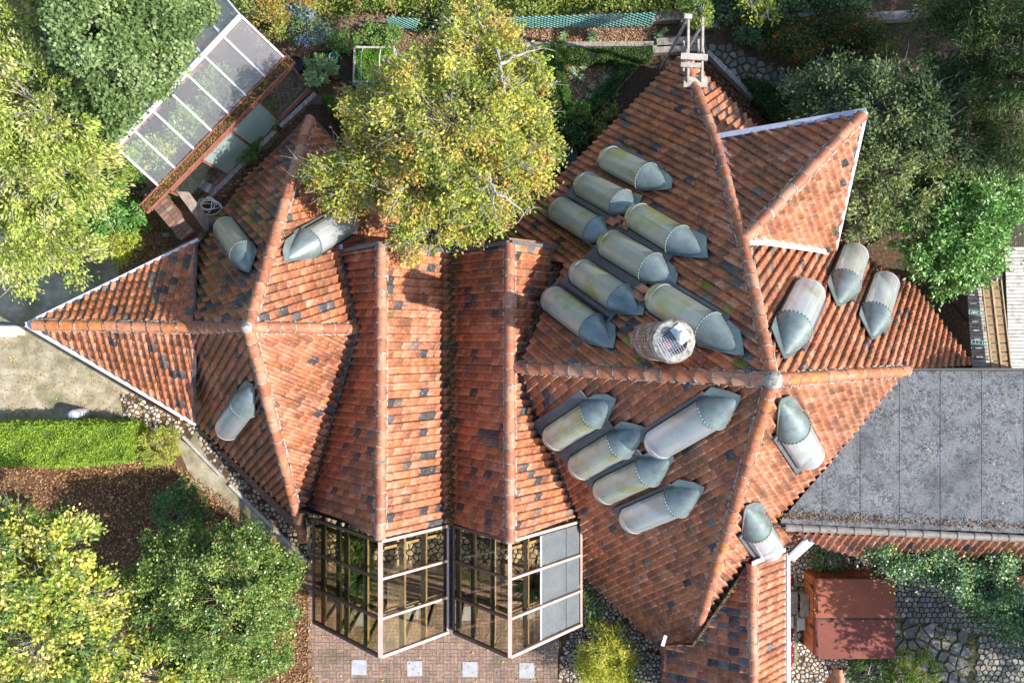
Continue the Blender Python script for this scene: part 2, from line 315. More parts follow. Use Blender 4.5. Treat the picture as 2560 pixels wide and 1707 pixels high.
def hedge(name, label, poly, z0, z1, palette, leaf, dens=900, m='leaf', cat='hedge', group=None, bump=.11, core=None, parent_kind=None):
    """leaf-covered solid over a polygon given in photo coordinates at its top"""
    T = [W(x, y, z1) for x, y in poly]; c = sum(T, Vector())/len(T); t = thing(name, label, cat, Vector((c.x, c.y, z0)), group)
    TT = [c+(p-c)*.97 for p in T]; mb = MB(); mb.prism([Vector((p.x, p.y, z1-.06)) for p in TT], z1-z0-.06); mb.build('hedge_core', core or 'core', t)  # solid filler core added inside the leaf shell, dark by default
    xs = [p.x for p in T]; ys = [p.y for p in T]; A = (max(xs)-min(xs))*(max(ys)-min(ys)); nn = int(A*dens)
    X = NR.uniform(min(xs), max(xs), nn); Y = NR.uniform(min(ys), max(ys), nn); k = inpoly_np(X, Y, [(p.x, p.y) for p in T]); X = X[k]; Y = Y[k]
    Z = z1+bump*(np.sin(X*7+Y*3)+np.sin(Y*9-X*4))*.5+NR.normal(size=len(X))*.035
    P = [np.stack([X, Y, Z], 1)]
    for i in range(len(T)):
        a, b = T[i-1], T[i]; L = (b-a).length; q = int(L*(z1-z0)*dens*.8); s = NR.rand(q); h = NR.uniform(z0+.03, z1, q)
        o = NR.normal(size=(q, 2))*.05; P.append(np.stack([a.x+(b.x-a.x)*s+o[:, 0], a.y+(b.y-a.y)*s+o[:, 1], h], 1))
    P = np.concatenate(P); seed = (np.floor(P[:, 0]*6)+np.floor(P[:, 1]*6)*3).astype(int)
    kind(leafmesh('leaves', P, leaf, palette, m, t, .5, .55, seed), 'stuff')
    return t
def leafpatch(name, label, poly, z, amp, n, leaf, palette, m='leaf', cat='plant', group=None, k='stuff', up=.55, asp=.6, freq=1.0, parent=None, spread=1.0):
    """ground cover or climber: leaves over a polygon"""
    T = [W(x, y, z) for x, y in poly]; xs = [p.x for p in T]; ys = [p.y for p in T]
    X = NR.uniform(min(xs), max(xs), n*3); Y = NR.uniform(min(ys), max(ys), n*3); q = inpoly_np(X, Y, [(p.x, p.y) for p in T]); X = X[q][:n]; Y = Y[q][:n]
    hgt = .5+.25*np.sin(X*2.7*freq+Y*1.3*freq)+.25*np.sin(Y*3.9*freq-X*1.7*freq+1)
    Z = z+amp*hgt*NR.uniform(.35, 1.1, len(X)); jt = np.where(NR.rand(len(X)) < .2, .26, .09)*spread; X = X+NR.normal(size=len(X))*jt; Y = Y+NR.normal(size=len(X))*jt; seed = (np.floor(X*5)*2+np.floor(Y*5)*5).astype(int)
    o = leafmesh(name, np.stack([X, Y, Z], 1), leaf, palette, m, parent, up, asp, seed)
    if k: o['kind'] = k
    if parent is None: tag(o, label, cat, group)
    return o

# ---------------------------------------------------------------- ground
def sheet(name, poly, m, z, k='structure', label=None, sub=False):
    mb = MB(); ps = [W(x, y, 0) for x, y in poly]; ps = [Vector((p.x, p.y, z)) for p in ps]
    n = len(ps)
    if sum(ps[i].x*ps[(i+1) % n].y-ps[(i+1) % n].x*ps[i].y for i in range(n)) < 0: ps = ps[::-1]
    mb.add(ps, [tuple(range(n))]); o = mb.build(name, m)
    if k: o['kind'] = k
    if label: o['label'] = label
    return o
g = MB(); g.add([(-150, -150, 0), (150, -150, 0), (150, 150, 0), (-150, 150, 0)], [(0, 1, 2, 3)]); kind(g.build('ground', 'soil'), 'structure')
sheet('yard_path', [(-400, 560), (330, 520), (560, 540), (560, 1100), (470, 1330), (455, 1230), (420, 1170), (370, 1060), (-400, 1060)], 'yard', .005)
sheet('leaf_litter_ground', [(-400, 1080), (430, 1080), (480, 1200), (560, 1240), (770, 1400), (800, 1900), (600, 2000), (-400, 2000)], 'litter', .009)
sheet('side_path', [(470, 1080), (520, 1080), (800, 1330), (800, 1500), (735, 1440), (560, 1270), (480, 1200)], 'yard', .013)
sheet('garden_path', [(640, 90), (760, 92), (1000, 100), (1300, 80), (1700, 90), (1700, 118), (1300, 115), (1000, 125), (780, 128), (740, 240), (880, 240), (880, 262), (700, 262)], 'bed_soil', .006)
sheet('flower_bed', [(700, 40), (1000, 38), (1300, 60), (1640, 60), (1640, 105), (1300, 110), (900, 112), (680, 95)], 'bed_soil', .010)
sheet('vegetable_bed', [(1405, 150), (1620, 150), (1540, 230), (1440, 300), (1420, 220)], 'bed_soil', .008)

# stones ------------------------------------------------------
def cells(poly, sp, jit=.4, seed=1):
    """Voronoi cells of a jittered grid inside a world polygon"""
    rr = random.Random(seed); xs = [p[0] for p in poly]; ys = [p[1] for p in poly]; x0, y0 = min(xs), min(ys); nx = int((max(xs)-x0)/sp)+2; ny = int((max(ys)-y0)/sp)+2
    G = {(i, j): (x0+(i+rr.uniform(-jit, jit)+(.5 if j % 2 else 0))*sp, y0+(j+rr.uniform(-jit, jit))*sp) for i in range(-1, nx+1) for j in range(-1, ny+1)}
    out = []
    for (i, j), p in G.items():
        if not inpoly(p[0], p[1], poly): continue
        c = [(p[0]-sp, p[1]-sp), (p[0]+sp, p[1]-sp), (p[0]+sp, p[1]+sp), (p[0]-sp, p[1]+sp)]
        for di in range(-2, 3):
            for dj in range(-2, 3):
                q = G.get((i+di, j+dj))
                if q and (di or dj) and len(c) > 2:
                    mx, my = (p[0]+q[0])/2, (p[1]+q[1])/2; dx, dy = q[0]-p[0], q[1]-p[1]; c = clip_half(c, (mx, my), (mx-dy, my+dx))
        if len(c) > 2: out.append((p, c))
    return out
def stone(mb, p, c, gap, h, z, tint, round_=.5, tilt=0):
    n = len(c); cx = sum(q[0] for q in c)/n; cy = sum(q[1] for q in c)/n; d = [(q[0]-cx, q[1]-cy) for q in c]; L = [math.hypot(*q)+1e-6 for q in d]; av = sum(L)/n
    r = [min(l, av*1.2)*R.uniform(.86, 1.0) for l in L]; o = [(cx+a*q/l*(1-gap/av), cy+b*q/l*(1-gap/av)) for (a, b), q, l in zip(d, r, L)]
    i_ = [(cx+(a-cx)*(1-.35*round_), cy+(b-cy)*(1-.35*round_)) for a, b in o]; tx, ty = R.uniform(-tilt, tilt), R.uniform(-tilt, tilt)
    vs = [(a, b, z-.01) for a, b in o]+[(a, b, z+h*.55) for a, b in o]+[(a, b, z+h*(.95)+tx*(a-cx)+ty*(b-cy)) for a, b in i_]+[(cx, cy, z+h*(1+.15*round_))]
    fs = [(k, (k+1) % n, (k+1) % n+n, k+n) for k in range(n)]+[(k+n, (k+1) % n+n, (k+1) % n+2*n, k+2*n) for k in range(n)]+[(k+2*n, (k+1) % n+2*n, 3*n) for k in range(n)]
    mb.add(vs, fs, tint)
def stonebed(name, poly, sp, gap, h, z, pal, piece='pebble', jit=.42, bed='joint', seed=3, round_=.6, drop=0, lim=300, tilt=0, smooth=False):
    ps = [W(x, y, 0) for x, y in poly]; P = [(p.x, p.y) for p in ps]; c = sum(ps, Vector())/len(ps)
    base = sheet(name, poly, bed, z); cl = cells(P, sp, jit, seed); rr = random.Random(seed)
    cl = [q for q in cl if rr.random() > drop]
    key = lambda q: -abs(1-1) + (abs(K and q[0][0]/K) > 1290 or abs(q[0][1]/K) > 860)   # in frame first
    cl.sort(key=key); rest = MB()
    for i, (p, c_) in enumerate(cl):
        t = R.choice(pal); b = R.uniform(.75, 1.2); t = tuple(x*b for x in t); hh = h*R.uniform(.75, 1.25)
        if i < lim: m = MB(); stone(m, p, c_, gap, hh, z, t, round_, tilt); m.build(piece, 'stone', base, smooth)
        else: stone(rest, p, c_, gap, hh, z, t, round_, tilt)
    if rest.v: kind(rest.build('small_'+piece+'s', 'stone', base, smooth), 'stuff')
    return base
PEB = [(.48, .44, .38), (.56, .52, .46), (.38, .33, .27), (.42, .30, .20), (.6, .58, .54), (.27, .25, .23), (.5, .38, .27)]
PEBD = [(.36, .33, .28), (.44, .39, .33), (.3, .25, .2), (.38, .27, .18), (.5, .46, .4), (.2, .18, .16)]
COB = [(.17, .17, .165), (.22, .22, .21), (.14, .14, .14), (.27, .26, .23), (.2, .18, .16)]
stonebed('pebble_bed', [(300, 985), (380, 985), (500, 1060), (470, 1110), (430, 1085), (370, 1060), (310, 1040)], .125, .014, .035, .018, PEB, seed=4, drop=.2, bed='soil')
stonebed('pebble_bed', [(500, 1085), (545, 1110), (760, 1330), (775, 1400), (740, 1370), (640, 1270), (560, 1190), (520, 1150)], .13, .017, .04, .018, PEBD, seed=5, drop=.25, bed='soil')
stonebed('pebble_bed', [(1395, 1490), (1440, 1400), (1500, 1440), (1700, 1640), (1700, 1760), (1390, 1760), (1400, 1640), (1430, 1560)], .12, .014, .04, .016, PEBD, seed=6, bed='soil', drop=.1, jit=.47)
stonebed('pebble_bed', [(1960, 1340), (2170, 1330), (2170, 1440), (2010, 1440), (2000, 1600), (2160, 1600), (2180, 1760), (1950, 1760)], .125, .013, .04, .016, PEB, seed=7, bed='soil', drop=.08, jit=.47)
stonebed('pebble_bed', [(770, 1210), (1440, 1210), (1440, 1404), (780, 1404)], .16, .012, .04, .016, [(.42, .34, .24), (.5, .42, .32), (.36, .28, .2), (.55, .5, .4)], seed=8, bed='soil')
stonebed('cobbled_path', [(1760, 95), (1850, 130), (1960, 175), (2110, 225), (2110, 290), (1960, 265), (1860, 215), (1790, 165), (1755, 130)], .23, .025, .03, .014, COB, 'cobble', seed=9, round_=.2, jit=.38)
sheet('paving_bed', [(2190, 1425), (2345, 1425), (2440, 1490), (2700, 1580), (2700, 1790), (2160, 1790)], 'joint', .0105)
# crazy paving with setts to the right of the tub
stonebed('sett_paving', [(2205, 1440), (2330, 1430), (2420, 1500), (2560, 1560), (2560, 1600), (2330, 1560), (2230, 1540), (2200, 1560)], .155, .011, .03, .014, COB, 'sett', seed=10, round_=.2, jit=.22, lim=300)
stonebed('crazy_paving', [(2200, 1562), (2230, 1542), (2330, 1562), (2420, 1580), (2440, 1780), (2170, 1780), (2200, 1640)], .34, .024, .03, .0135, [(.13, .13, .135), (.17, .17, .17), (.11, .11, .115), (.2, .19, .175)], 'paving_stone', seed=11, round_=.12, jit=.45)
stonebed('sett_paving', [(2442, 1586), (2560, 1603), (2700, 1640), (2700, 1780), (2442, 1780)], .17, .012, .03, .0145, COB, 'sett', seed=12, round_=.2, jit=.3)

# brick terrace ------------------------------------------------
def brick_terrace():
    poly = [(770, 1406), (1400, 1406), (1400, 1560), (1395, 1640), (1388, 1800), (775, 1800)]
    base = sheet('brick_terrace', poly, 'yard', .008); P = [(W(x, y).x, W(x, y).y) for x, y in poly]
    bw, bl = .105, .215; x0, y0 = min(p[0] for p in P), min(p[1] for p in P); L = []
    ny = int((max(p[1] for p in P)-y0)/bl)+1; nx = int((max(p[0] for p in P)-x0)/bl)+1
    for i in range(nx):
        for j in range(ny):
            for k in range(2):
                if (i+j) % 2: c = (x0+(i+.5)*bl, y0+(j+.25+.5*k)*bl, 0)
                else: c = (x0+(i+.25+.5*k)*bl, y0+(j+.5)*bl, 1)
                if inpoly(c[0], c[1], P): L.append(c)
    pal = [(.27, .185, .15), (.25, .165, .13), (.29, .2, .165), (.26, .185, .155), (.31, .22, .17), (.23, .16, .13)]
    L.sort(key=lambda c: 0 if (abs(c[1]/K) < 850 and c[1]/K < -690) else 1); rest = MB()
    var = []
    for t in pal:
        m = MB(); m.frame(Vector((0, 0, 0)), Vector((1, 0, 0)), Vector((0, 1, 0)), Vector((0, 0, 1)), bl-.008, bw-.008, .03, t); o = m.build('brick', 'brick'); var.append(o.data); bpy.data.objects.remove(o)
    for q, (x, y, r) in enumerate(L):
        zz = .016+R.uniform(-.003, .003)
        if q < 300:
            o = bpy.data.objects.new('brick', R.choice(var)); C.objects.link(o); o.parent = base; o.location = (x, y, zz); o.rotation_euler = (R.uniform(-.012, .012), R.uniform(-.012, .012), r*math.pi/2+R.uniform(-.02, .02))
        else: rest.box((x, y, zz), bl-.008, bw-.008, .03, r*math.pi/2+R.uniform(-.02, .02), R.choice(pal))
    kind(rest.build('small_bricks', 'brick', base), 'stuff')
    for n_, (x, y, wd_) in enumerate([(898, 1666, .45), (1037, 1669, .45), (1175, 1671, .45), (1317, 1674, .46), (905, 1545, .42), (1030, 1528, .42), (1170, 1532, .42), (1318, 1528, .42)]):
        m = MB(); p = W(x, y, 0); m.box((p.x, p.y, .022), wd_, wd_, .04, R.uniform(-.02, .02)); o = recentre(m.build('paving_slab', 'slab'))
        nth = ['first', 'second', 'third', 'fourth'][n_ % 4]
        tag(o, 'square grey concrete slab in the brick terrace, %s from the left, %s' % (nth, 'out in the open' if n_ < 4 else 'under the conservatory glass'), 'slab', 'square grey slabs in the brick terrace')
brick_terrace()

# ---------------------------------------------------------------- roof tiles
TW, TE = .205, .285
RED = [(.44, .15, .07), (.38, .12, .06), (.48, .18, .09), (.42, .15, .08), (.34, .11, .06), (.50, .21, .12), (.38, .14, .08), (.46, .15, .06), (.30, .10, .06), (.44, .19, .12)]
DARK = [(.06, .065, .075), (.045, .05, .06), (.09, .09, .10), (.14, .13, .13), (.19, .15, .13), (.07, .07, .08)]
BRN = [(.22, .10, .06), (.27, .13, .085), (.20, .085, .05), (.30, .12, .07)]
PALE = [(.54, .26, .16), (.50, .24, .16), (.58, .30, .19), (.52, .22, .12)]
def calm(P, k):
    n = len(P); a = [sum(p[i] for p in P)/n for i in range(3)]; return [tuple(round(a[i]+(p[i]-a[i])*k, 4) for i in range(3)) for p in P]
RED = [tuple(round(a*b, 4) for a, b in zip(c, (1.1, 1.12, 1.05))) for c in calm(RED, .6)]; BRN = [tuple(round(.5*b+.5*c, 4) for b, c in zip(p, (.33, .125, .07))) for p in BRN]; PALE = [tuple(round(.55*b+.45*c, 4) for b, c in zip(p, (.44, .17, .10))) for p in PALE]
def tile_geo(w=TW, e=TE, ov=.035, amp=.031):
    S = [0, .22, .45, .62, .78, .92, 1]; Z = [0, .006, .026, .060, .078, .062, .012]; vs = []
    for s, z in zip(S, Z): vs.append((s*w, -ov, z+.034-.014))
    for s, z in zip(S, Z): vs.append((s*w, -ov, z+.034))
    for s, z in zip(S, Z): vs.append((s*w*.985, e, z*.95+.002))
    n = len(S); fs = [(i, i+1, n+i+1, n+i) for i in range(n-1)]+[(n+i, n+i+1, 2*n+i+1, 2*n+i) for i in range(n-1)]
    return vs, fs
TV, TF = tile_geo(); TILE = {}
def tile_mesh(t):
    if t not in TILE:
        me = bpy.data.meshes.new('roof_tile'); me.from_pydata(TV, [], TF); a = me.color_attributes.new('tint', 'FLOAT_COLOR', 'POINT'); a.data.foreach_set('color', np.array([(*t, 1)]*len(TV), 'f').ravel())
        me.polygons.foreach_set('use_smooth', [i >= 6 for i in range(len(TF))]); me.materials.append(MATS['tile']); TILE[t] = me
    return TILE[t]
class Build:
    def __init__(s, label, loc, cat='building'): s.root = thing('tiled_house', label, cat, loc); s.cand = []; s.rest = MB()
    def finish(s, lim=300):
        s.cand.sort(key=lambda c: -c[0]); rl = s.root.location
        for i, (a, M, t, par) in enumerate(s.cand):
            if i < lim:
                o = bpy.data.objects.new('roof_tile', tile_mesh(t)); C.objects.link(o); o.parent = par; M2 = M.copy(); M2.translation = M.translation-rl; o.matrix_basis = M2
            else: s.rest.add([M @ Vector(v) for v in TV], TF, t)
        if s.rest.v: kind(s.rest.build('small_roof_tiles', 'tile', s.root, True), 'stuff')
def face(bd, anchors, poly, dark=.06, brn=.15, pale=.1, deck=True, moss=(), shift=(0, 0), pl=None, raw=None):  # brn and pale shares also put shade and sun into each slope's colour
    pl = pl or Pl(*[W(*a) for a in anchors]); pts = raw or [pl.hit(x, y, .03) for x, y in poly]; P = [pl.uv(p) for p in pts]
    if sum(P[i-1][0]*P[i][1]-P[i][0]*P[i-1][1] for i in range(len(P))) < 0: P = P[::-1]
    mb = MB(); mb.prism([pl.at(u, v, -.03) for u, v in P], pl.n*-.05); par = mb.build('roof_slope', 'deck', bd.root)
    us = [p[0] for p in P]; vs = [p[1] for p in P]; u0 = math.floor(min(us)/TW)*TW+shift[0]-TW; v0 = math.floor(min(vs)/TE)*TE+shift[1]-TE
    ni = int((max(us)-u0)/TW)+2; nj = int((max(vs)-v0)/TE)+2
    ph = R.uniform(0, 6)
    for i in range(ni):
        cw = R.uniform(-.008, .008)
        for j in range(nj):
            a, b = u0+i*TW+cw, v0+j*TE+R.uniform(-.008, .008)+.012*math.sin(i*.7+ph)
            cs = [(a, b-.03), (a+TW, b-.03), (a+TW, b+TE), (a, b+TE)]; ins = [inpoly(x, y, P) for x, y in cs]
            x, y = pl.at(a, b).x/K/ .75, pl.at(a, b).y/K/.75
            q = R.random(); cl = .5+.5*math.sin(i*.9+j*.55+ph)*math.sin(j*.8-i*.3)
            if q < dark*(.4+1.2*cl): t = R.choice(DARK)
            elif q < dark+brn*(.3+1.4*cl): t = R.choice(BRN)
            elif q < dark+brn+pale: t = R.choice(PALE)
            else: t = R.choice(RED)
            for mx, my, mr_ in moss:
                pp = pl.at(a, b); mm = W(mx, my, pp.z)
                if (pp-mm).length < mr_ and R.random() < .16: t = R.choice([(.26, .24, .04), (.18, .19, .03), (.30, .22, .05)])
            rz = R.uniform(-.03, .03); hz = R.uniform(0, .006)
            M = Matrix.Translation(pl.at(a, b, hz)) @ Matrix(((pl.u.x, pl.v.x, pl.n.x, 0), (pl.u.y, pl.v.y, pl.n.y, 0), (pl.u.z, pl.v.z, pl.n.z, 0), (0, 0, 0, 1))) @ Matrix.Rotation(rz, 4, 'Z') @ Matrix.Rotation(R.uniform(-.012, .012), 4, 'X')
            if all(ins):
                d = (CAM-M.translation); inside = abs(x*.9) < 1250 and abs(y*.9) < 830
                bd.cand.append((pl.n.dot(d)/d.length**3 if inside else 0, M, t, par))
            elif any(ins) or any(a <= p[0] <= a+TW and b <= p[1] <= b+TE for p in P):
                for f in TF[6:]:
                    q3 = [Vector(TV[k]) for k in f]; win = [(a+v.x, b+v.y) for v in q3]; sub = list(P)
                    for k in range(4): sub = clip_half(sub, win[k], win[(k+1) % 4])
                    if len(sub) < 3: continue
                    n_ = (q3[1]-q3[0]).cross(q3[3]-q3[0]); 
                    if abs(n_.z) < 1e-9: continue
                    bd.rest.add([pl.at(u, v, q3[0].z-((u-a-q3[0].x)*n_.x+(v-b-q3[0].y)*n_.y)/n_.z) for u, v in sub], [tuple(range(len(sub)))], t)
    return pl
RT = {}
def ridge_geo(key, seg=8):
    if key in RT: return RT[key]
    vs = []; fs = []; rings = [(-.02, .132, 0), (0, .146, 0), (.06, .142, 0), (1.0, .122, 0)]
    for x, r, _ in rings:
        for k in range(seg+1): t = math.pi*(-.06+1.12*k/seg); vs.append((x, r*math.cos(t), r*math.sin(t)))
    n = seg+1
    for j in range(3):
        for k in range(seg): fs.append((j*n+k, (j+1)*n+k, (j+1)*n+k+1, j*n+k+1))
    me = bpy.data.meshes.new('ridge_tile'); me.from_pydata(vs, [], fs); a = me.color_attributes.new('tint', 'FLOAT_COLOR', 'POINT'); a.data.foreach_set('color', np.array([(*key, 1)]*len(vs), 'f').ravel())
    me.polygons.foreach_set('use_smooth', [True]*len(fs)); me.materials.append(MATS['ridge']); RT[key] = me; return me
RP = [(.44, .16, .08), (.38, .14, .075), (.48, .20, .11), (.36, .14, .08), (.46, .24, .15)]
def ridge(bd, p, q, pal=RP, L=.39, r=1.0, lift=.03, bed=True, dens=.3):
    """half-round ridge tiles from the low end p to the high end q"""
    d = q-p; n = max(1, round(d.length/L)); a = d.normalized(); b = Vector((0, 0, 1)).cross(a).normalized(); c = a.cross(b); st = d.length/n; mo = MB(); rl = bd.root.location
    for i in range(n):
        o = bpy.data.objects.new('ridge_tile', ridge_geo(R.choice(pal))); C.objects.link(o); o.parent = bd.root; pos = p+a*(st*i)+c*(lift+R.uniform(-.006, .008))+b*R.uniform(-.012, .012)-rl
        o.matrix_basis = Matrix.Translation(pos) @ Matrix(((a.x, b.x, c.x, 0), (a.y, b.y, c.y, 0), (a.z, b.z, c.z, 0), (0, 0, 0, 1))) @ Matrix.Rotation(R.uniform(-.015, .015), 4, 'Z') @ Matrix.Diagonal((st*1.04, r, r, 1))
        # mortar collar and bedding
        m0 = p+a*(st*i)+c*lift; seg = 7; w = R.uniform(.018, .035); vs = []
        for x, rr in ((-w, .135*r), (-w*.2, .152*r), (w*.9, .146*r)):
            for k in range(seg+1):
                t = math.pi*(-.04+1.08*k/seg); j = 1+R.uniform(-.025, .025); vs.append(m0+a*(x+R.uniform(-.008, .008))+(b*math.cos(t)+c*math.sin(t))*rr*j)
        nn = seg+1; mo.add(vs, [(j*nn+k, (j+1)*nn+k, (j+1)*nn+k+1, j*nn+k+1) for j in range(2) for k in range(seg) if R.random() > dens])
        if bed:
            for s in (-1, 1):
                k = 0
                while k < st:
                    l = R.uniform(.03, .12)
                    if R.random() < .62: mo.frame(p+a*(st*i+k+l/2)+b*s*(.142*r+R.uniform(-.005, .012))+c*(lift-.012), a, (b*s*.8-c*.6).normalized(), (b*s*.6+c*.8).normalized(), l, R.uniform(.02, .05), .02)
                    k += l
    kind(mo.build('mortar', 'mortar', bd.root), 'stuff')
def valley(bd, pts, w=.2, m='lead', name='valley_flashing', litter=0):
    mb = MB()
    for i in range(len(pts)-1):
        mb.beam(pts[i], pts[i+1], w, .03)
    o = mb.build(name, m, bd.root)
    if litter:
        P = []
        for i in range(len(pts)-1):
            k = int((pts[i+1]-pts[i]).length*litter); s = NR.rand(k)[:, None]; P.append(np.array(pts[i])*(1-s)+np.array(pts[i+1])*s+NR.normal(size=(k, 3))*np.array([w*.24, w*.24, .012])+[0, 0, .045])
        kind(leafmesh('leaf_debris', np.concatenate(P), .045, [(.16, .07, .02), (.25, .13, .03), (.08, .04, .02), (.35, .25, .05)], 'litter_leaf', bd.root, .6, .7), 'stuff')
    return o
def wall(bd, pts, m='brick_wall', th=.22, inset=None, z0=0):
    mb = MB()
    for a, b in zip(pts, pts[1:]):
        a = Vector(a); b = Vector(b); d = Vector((b.x-a.x, b.y-a.y, 0)).normalized(); n = Vector((-d.y, d.x, 0))*th
        vs = [Vector((a.x, a.y, z0)), Vector((b.x, b.y, z0)), b, a]; mb.add(vs+[v+n for v in vs], [(0, 1, 2, 3), (7, 6, 5, 4), (0, 4, 5, 1), (3, 2, 6, 7), (0, 3, 7, 4), (1, 5, 6, 2)])
    return mb.build('wall', m, bd.root)
def litter_on(bd, pl, px, n, spread, size=.04):
    c = pl.hit(*px, .07); P = np.array(c)[None]+NR.normal(size=(n, 1))*np.array(pl.u)*spread+NR.normal(size=(n, 1))*np.array(pl.v)*spread
    kind(leafmesh('leaf_debris', P, size, [(.2, .1, .03), (.1, .06, .03), (.3, .2, .05)], 'litter_leaf', bd.root, .6, .7), 'stuff')

# skylights -----------------------------------------------------
def skylight(bd, pl, low, seam, apex, hw, m='poly_a', side=1, lab=None, plate=1.25):
    def on(p): return pl.hit(p[0], p[1], .24)-pl.n*.24
    l, s_, ap = on(low), on(seam), pl.hit(apex[0], apex[1], .13)-pl.n*.13; r = hw*sc(s_.z)*1.02; a = (s_-l).normalized(); sd = pl.n.cross(a).normalized(); n = pl.n
    fl = MB(); c0 = l+a*(-.03)+sd*side*(plate-1)*r*.5; c1 = s_+a*.15+sd*side*(plate-1)*r*.5
    fl.beam(c0+n*.125, c1+n*.125, 2*r*(1+.32*(plate-.9)), .05, n); sk_ = fl.build('skylight', 'slatelead', bd.root)
    if lab: sk_['label'] = lab
    ln = MB(); ln.beam(l+a*(r*.5)+n*.165, s_+n*.165, 2*r*.8, .02, n); ln.build('bright_well_plate', 'well', sk_)  # pale plate standing in for the well, added to brighten the glazing
    cu = MB(); seg = 16; hb = .13
    def ring(c, rr, h0=hb, sq=1.0): return [c+sd*math.cos(math.pi*k/seg)*rr+n*(h0+math.sin(math.pi*k/seg)*rr*sq) for k in range(seg+1)]
    # curb follows the round low end
    out = [c for c in [l+a*r+(-a*math.sin(t)+sd*math.cos(t))*r*1.04 for t in [math.pi*k/12 for k in range(13)]]]; out = [s_+sd*r*1.04]+out+[s_-sd*r*1.04]
    for p, q in zip(out, out[1:]): cu.beam(p+n*.09, q+n*.09, .035, .13, n)
    cu.build('curb', 'dark_wood', sk_)
    g_ = MB(); vs = []; ang = [math.pi/2*i/5 for i in range(6)]
    for t in ang:
        cx = l+a*(r-r*math.cos(t)); vs += ring(cx, max(r*math.sin(t), .02))
    L = (s_-l).dot(a)
    for k in range(1, 4): vs += ring(l+a*(r+(L-r)*k/3), r)
    nn = seg+1; nr = len(vs)//nn; g_.add(vs, [(j*nn+k, j*nn+k+1, (j+1)*nn+k+1, (j+1)*nn+k) for j in range(nr-1) for k in range(seg)]); g_.build('glazing', m, sk_, True)
    rb = MB()
    for k in (6.8, 8, 9.2):
        t = math.pi*k/seg; o_ = sd*math.cos(t)*r*.995+n*(hb+math.sin(t)*r*.995); rb.beam(l+a*(r*1.15)+o_, s_+o_-a*.02, .003, .003, n)
    for x in (r*.95, ): 
        rr = [p for p in ring(l+a*x, r*.995)]
        for p, q in zip(rr, rr[1:]): rb.tube(p, q, .004, n=4)
    rb.build('glazing_rib', 'white_paint', sk_)
    # zinc hood: half cone running up the slope, with a rolled front edge and an apron
    hd = MB(); vs = []; Lh = max((ap-s_).length, .3); d = (ap-s_).normalized()
    for k, (x, f) in enumerate(((-.03, 1.07), (.0, 1.05), (.33, .72), (.66, .37), (.9, .11), (1.0, .01))):
        rr = r*f
        for q in range(seg+1):
            t = math.pi*q/seg; vs.append(s_+d*Lh*x+sd*math.cos(t)*(rr+.05*r*x*(1-x)*4)+n*(.05+(hb-.05)*(1-x)+math.sin(t)*rr))
    hd.add(vs, [(j*nn+k, j*nn+k+1, (j+1)*nn+k+1, (j+1)*nn+k) for j in range(5) for k in range(seg)]); ho = hd.build('hood', 'zinc', sk_, True)
    apn = MB(); up_ = 1 if (sd.y > 0) else -1; q_ = R.uniform(.85, 1.3); pt = [s_+sd*up_*r*1.12, s_+d*Lh*.55+sd*up_*r*q_, s_+d*Lh*(.8+R.uniform(-.05, .1))+sd*up_*r*.62, ap+d*.05, ap-d*.12-sd*up_*r*.28, s_-sd*up_*r*1.12]
    apn.prism([p+n*.135 for p in pt], n*-.02); apn.build('apron', 'zinc', sk_)
    ri = MB(); rr = ring(s_-d*.045, r*1.085)
    for p, q in zip(rr, rr[1:]): ri.tube(p, q, .018, n=6)
    ri.build('seam_bead', 'zinc', sk_, True)
    return sk_

# ================================================================ west house wing
bw = Build('left house wing with star-shaped tiled roof and long pointed prow', (-6.0, .4, 0))
B_ = (623, 818, 5.7); BN = (775, 300, 1.9); BE = (890, 822, 3.4); BS = (759, 1345, 1.1); BC = (484, 820, 3.6); TIP = (76, 811, 3.2)
pNL = face(bw, (B_, BN, BC), [(623, 818), (775, 300), (743, 335), (686, 383), (619, 440), (571, 512), (532, 560), (488, 610), (484, 820)], .32, .3, .02, moss=[(610, 560, .8), (560, 650, .6)])
pNR = face(bw, (B_, BN, BE), [(623, 818), (775, 300), (838, 362), (925, 470), (1010, 560), (990, 640), (845, 640), (890, 822)], .07, .12, .12)
pSR = face(bw, (B_, BS, BE), [(623, 818), (890, 822), (763, 1262), (759, 1345)], .045, .12, .35)
pSL = face(bw, (B_, BS, BC), [(623, 818), (484, 820), (487, 1052), (758, 1310), (759, 1345)], .04, .3, .05)
pTN = face(bw, (TIP, BC, (490, 606, 1.6)), [(80, 809), (484, 820), (490, 606)], .10, .08, .12)
pTS = face(bw, (TIP, BC, (487, 1052, 1.4)), [(80, 813), (484, 820), (487, 1052)], .07, .1, .2)
OR = [(.52, .19, .06), (.48, .17, .06), (.45, .17, .07)]
ridge(bw, W(88, 812, 3.22), W(*BC), OR+[RP[2]], L=.375)
ridge(bw, W(*BC), W(*B_), [BRN[0], RP[3], RP[0]]); ridge(bw, W(*BN), W(*B_)); ridge(bw, W(*BE), W(*B_)); ridge(bw, W(*BS), W(*B_))
valley(bw, [pTN.hit(489, 612, .05), W(484, 822, 3.62)], .11); valley(bw, [W(484, 822, 3.6), pTS.hit(487, 1056, .05)], .11)
mk = MB(); mk.lathe(W(623, 818, 5.62), [(.15, 0), (.16, .12), (.13, .2), (.07, .25), (0.001, .26)], 10); mk.build('mortar_knob', 'mortar', bw.root, True)
for pr, e in ((pTN, (496, 600)), (pTS, (490, 1060))):
    mb = MB(); a = W(66, 811, 3.16); b = pr.hit(e[0], e[1], 0); mb.beam(a, b, .085, .14); mb.build('gutter', 'white_metal', bw.root)
wl = MB()
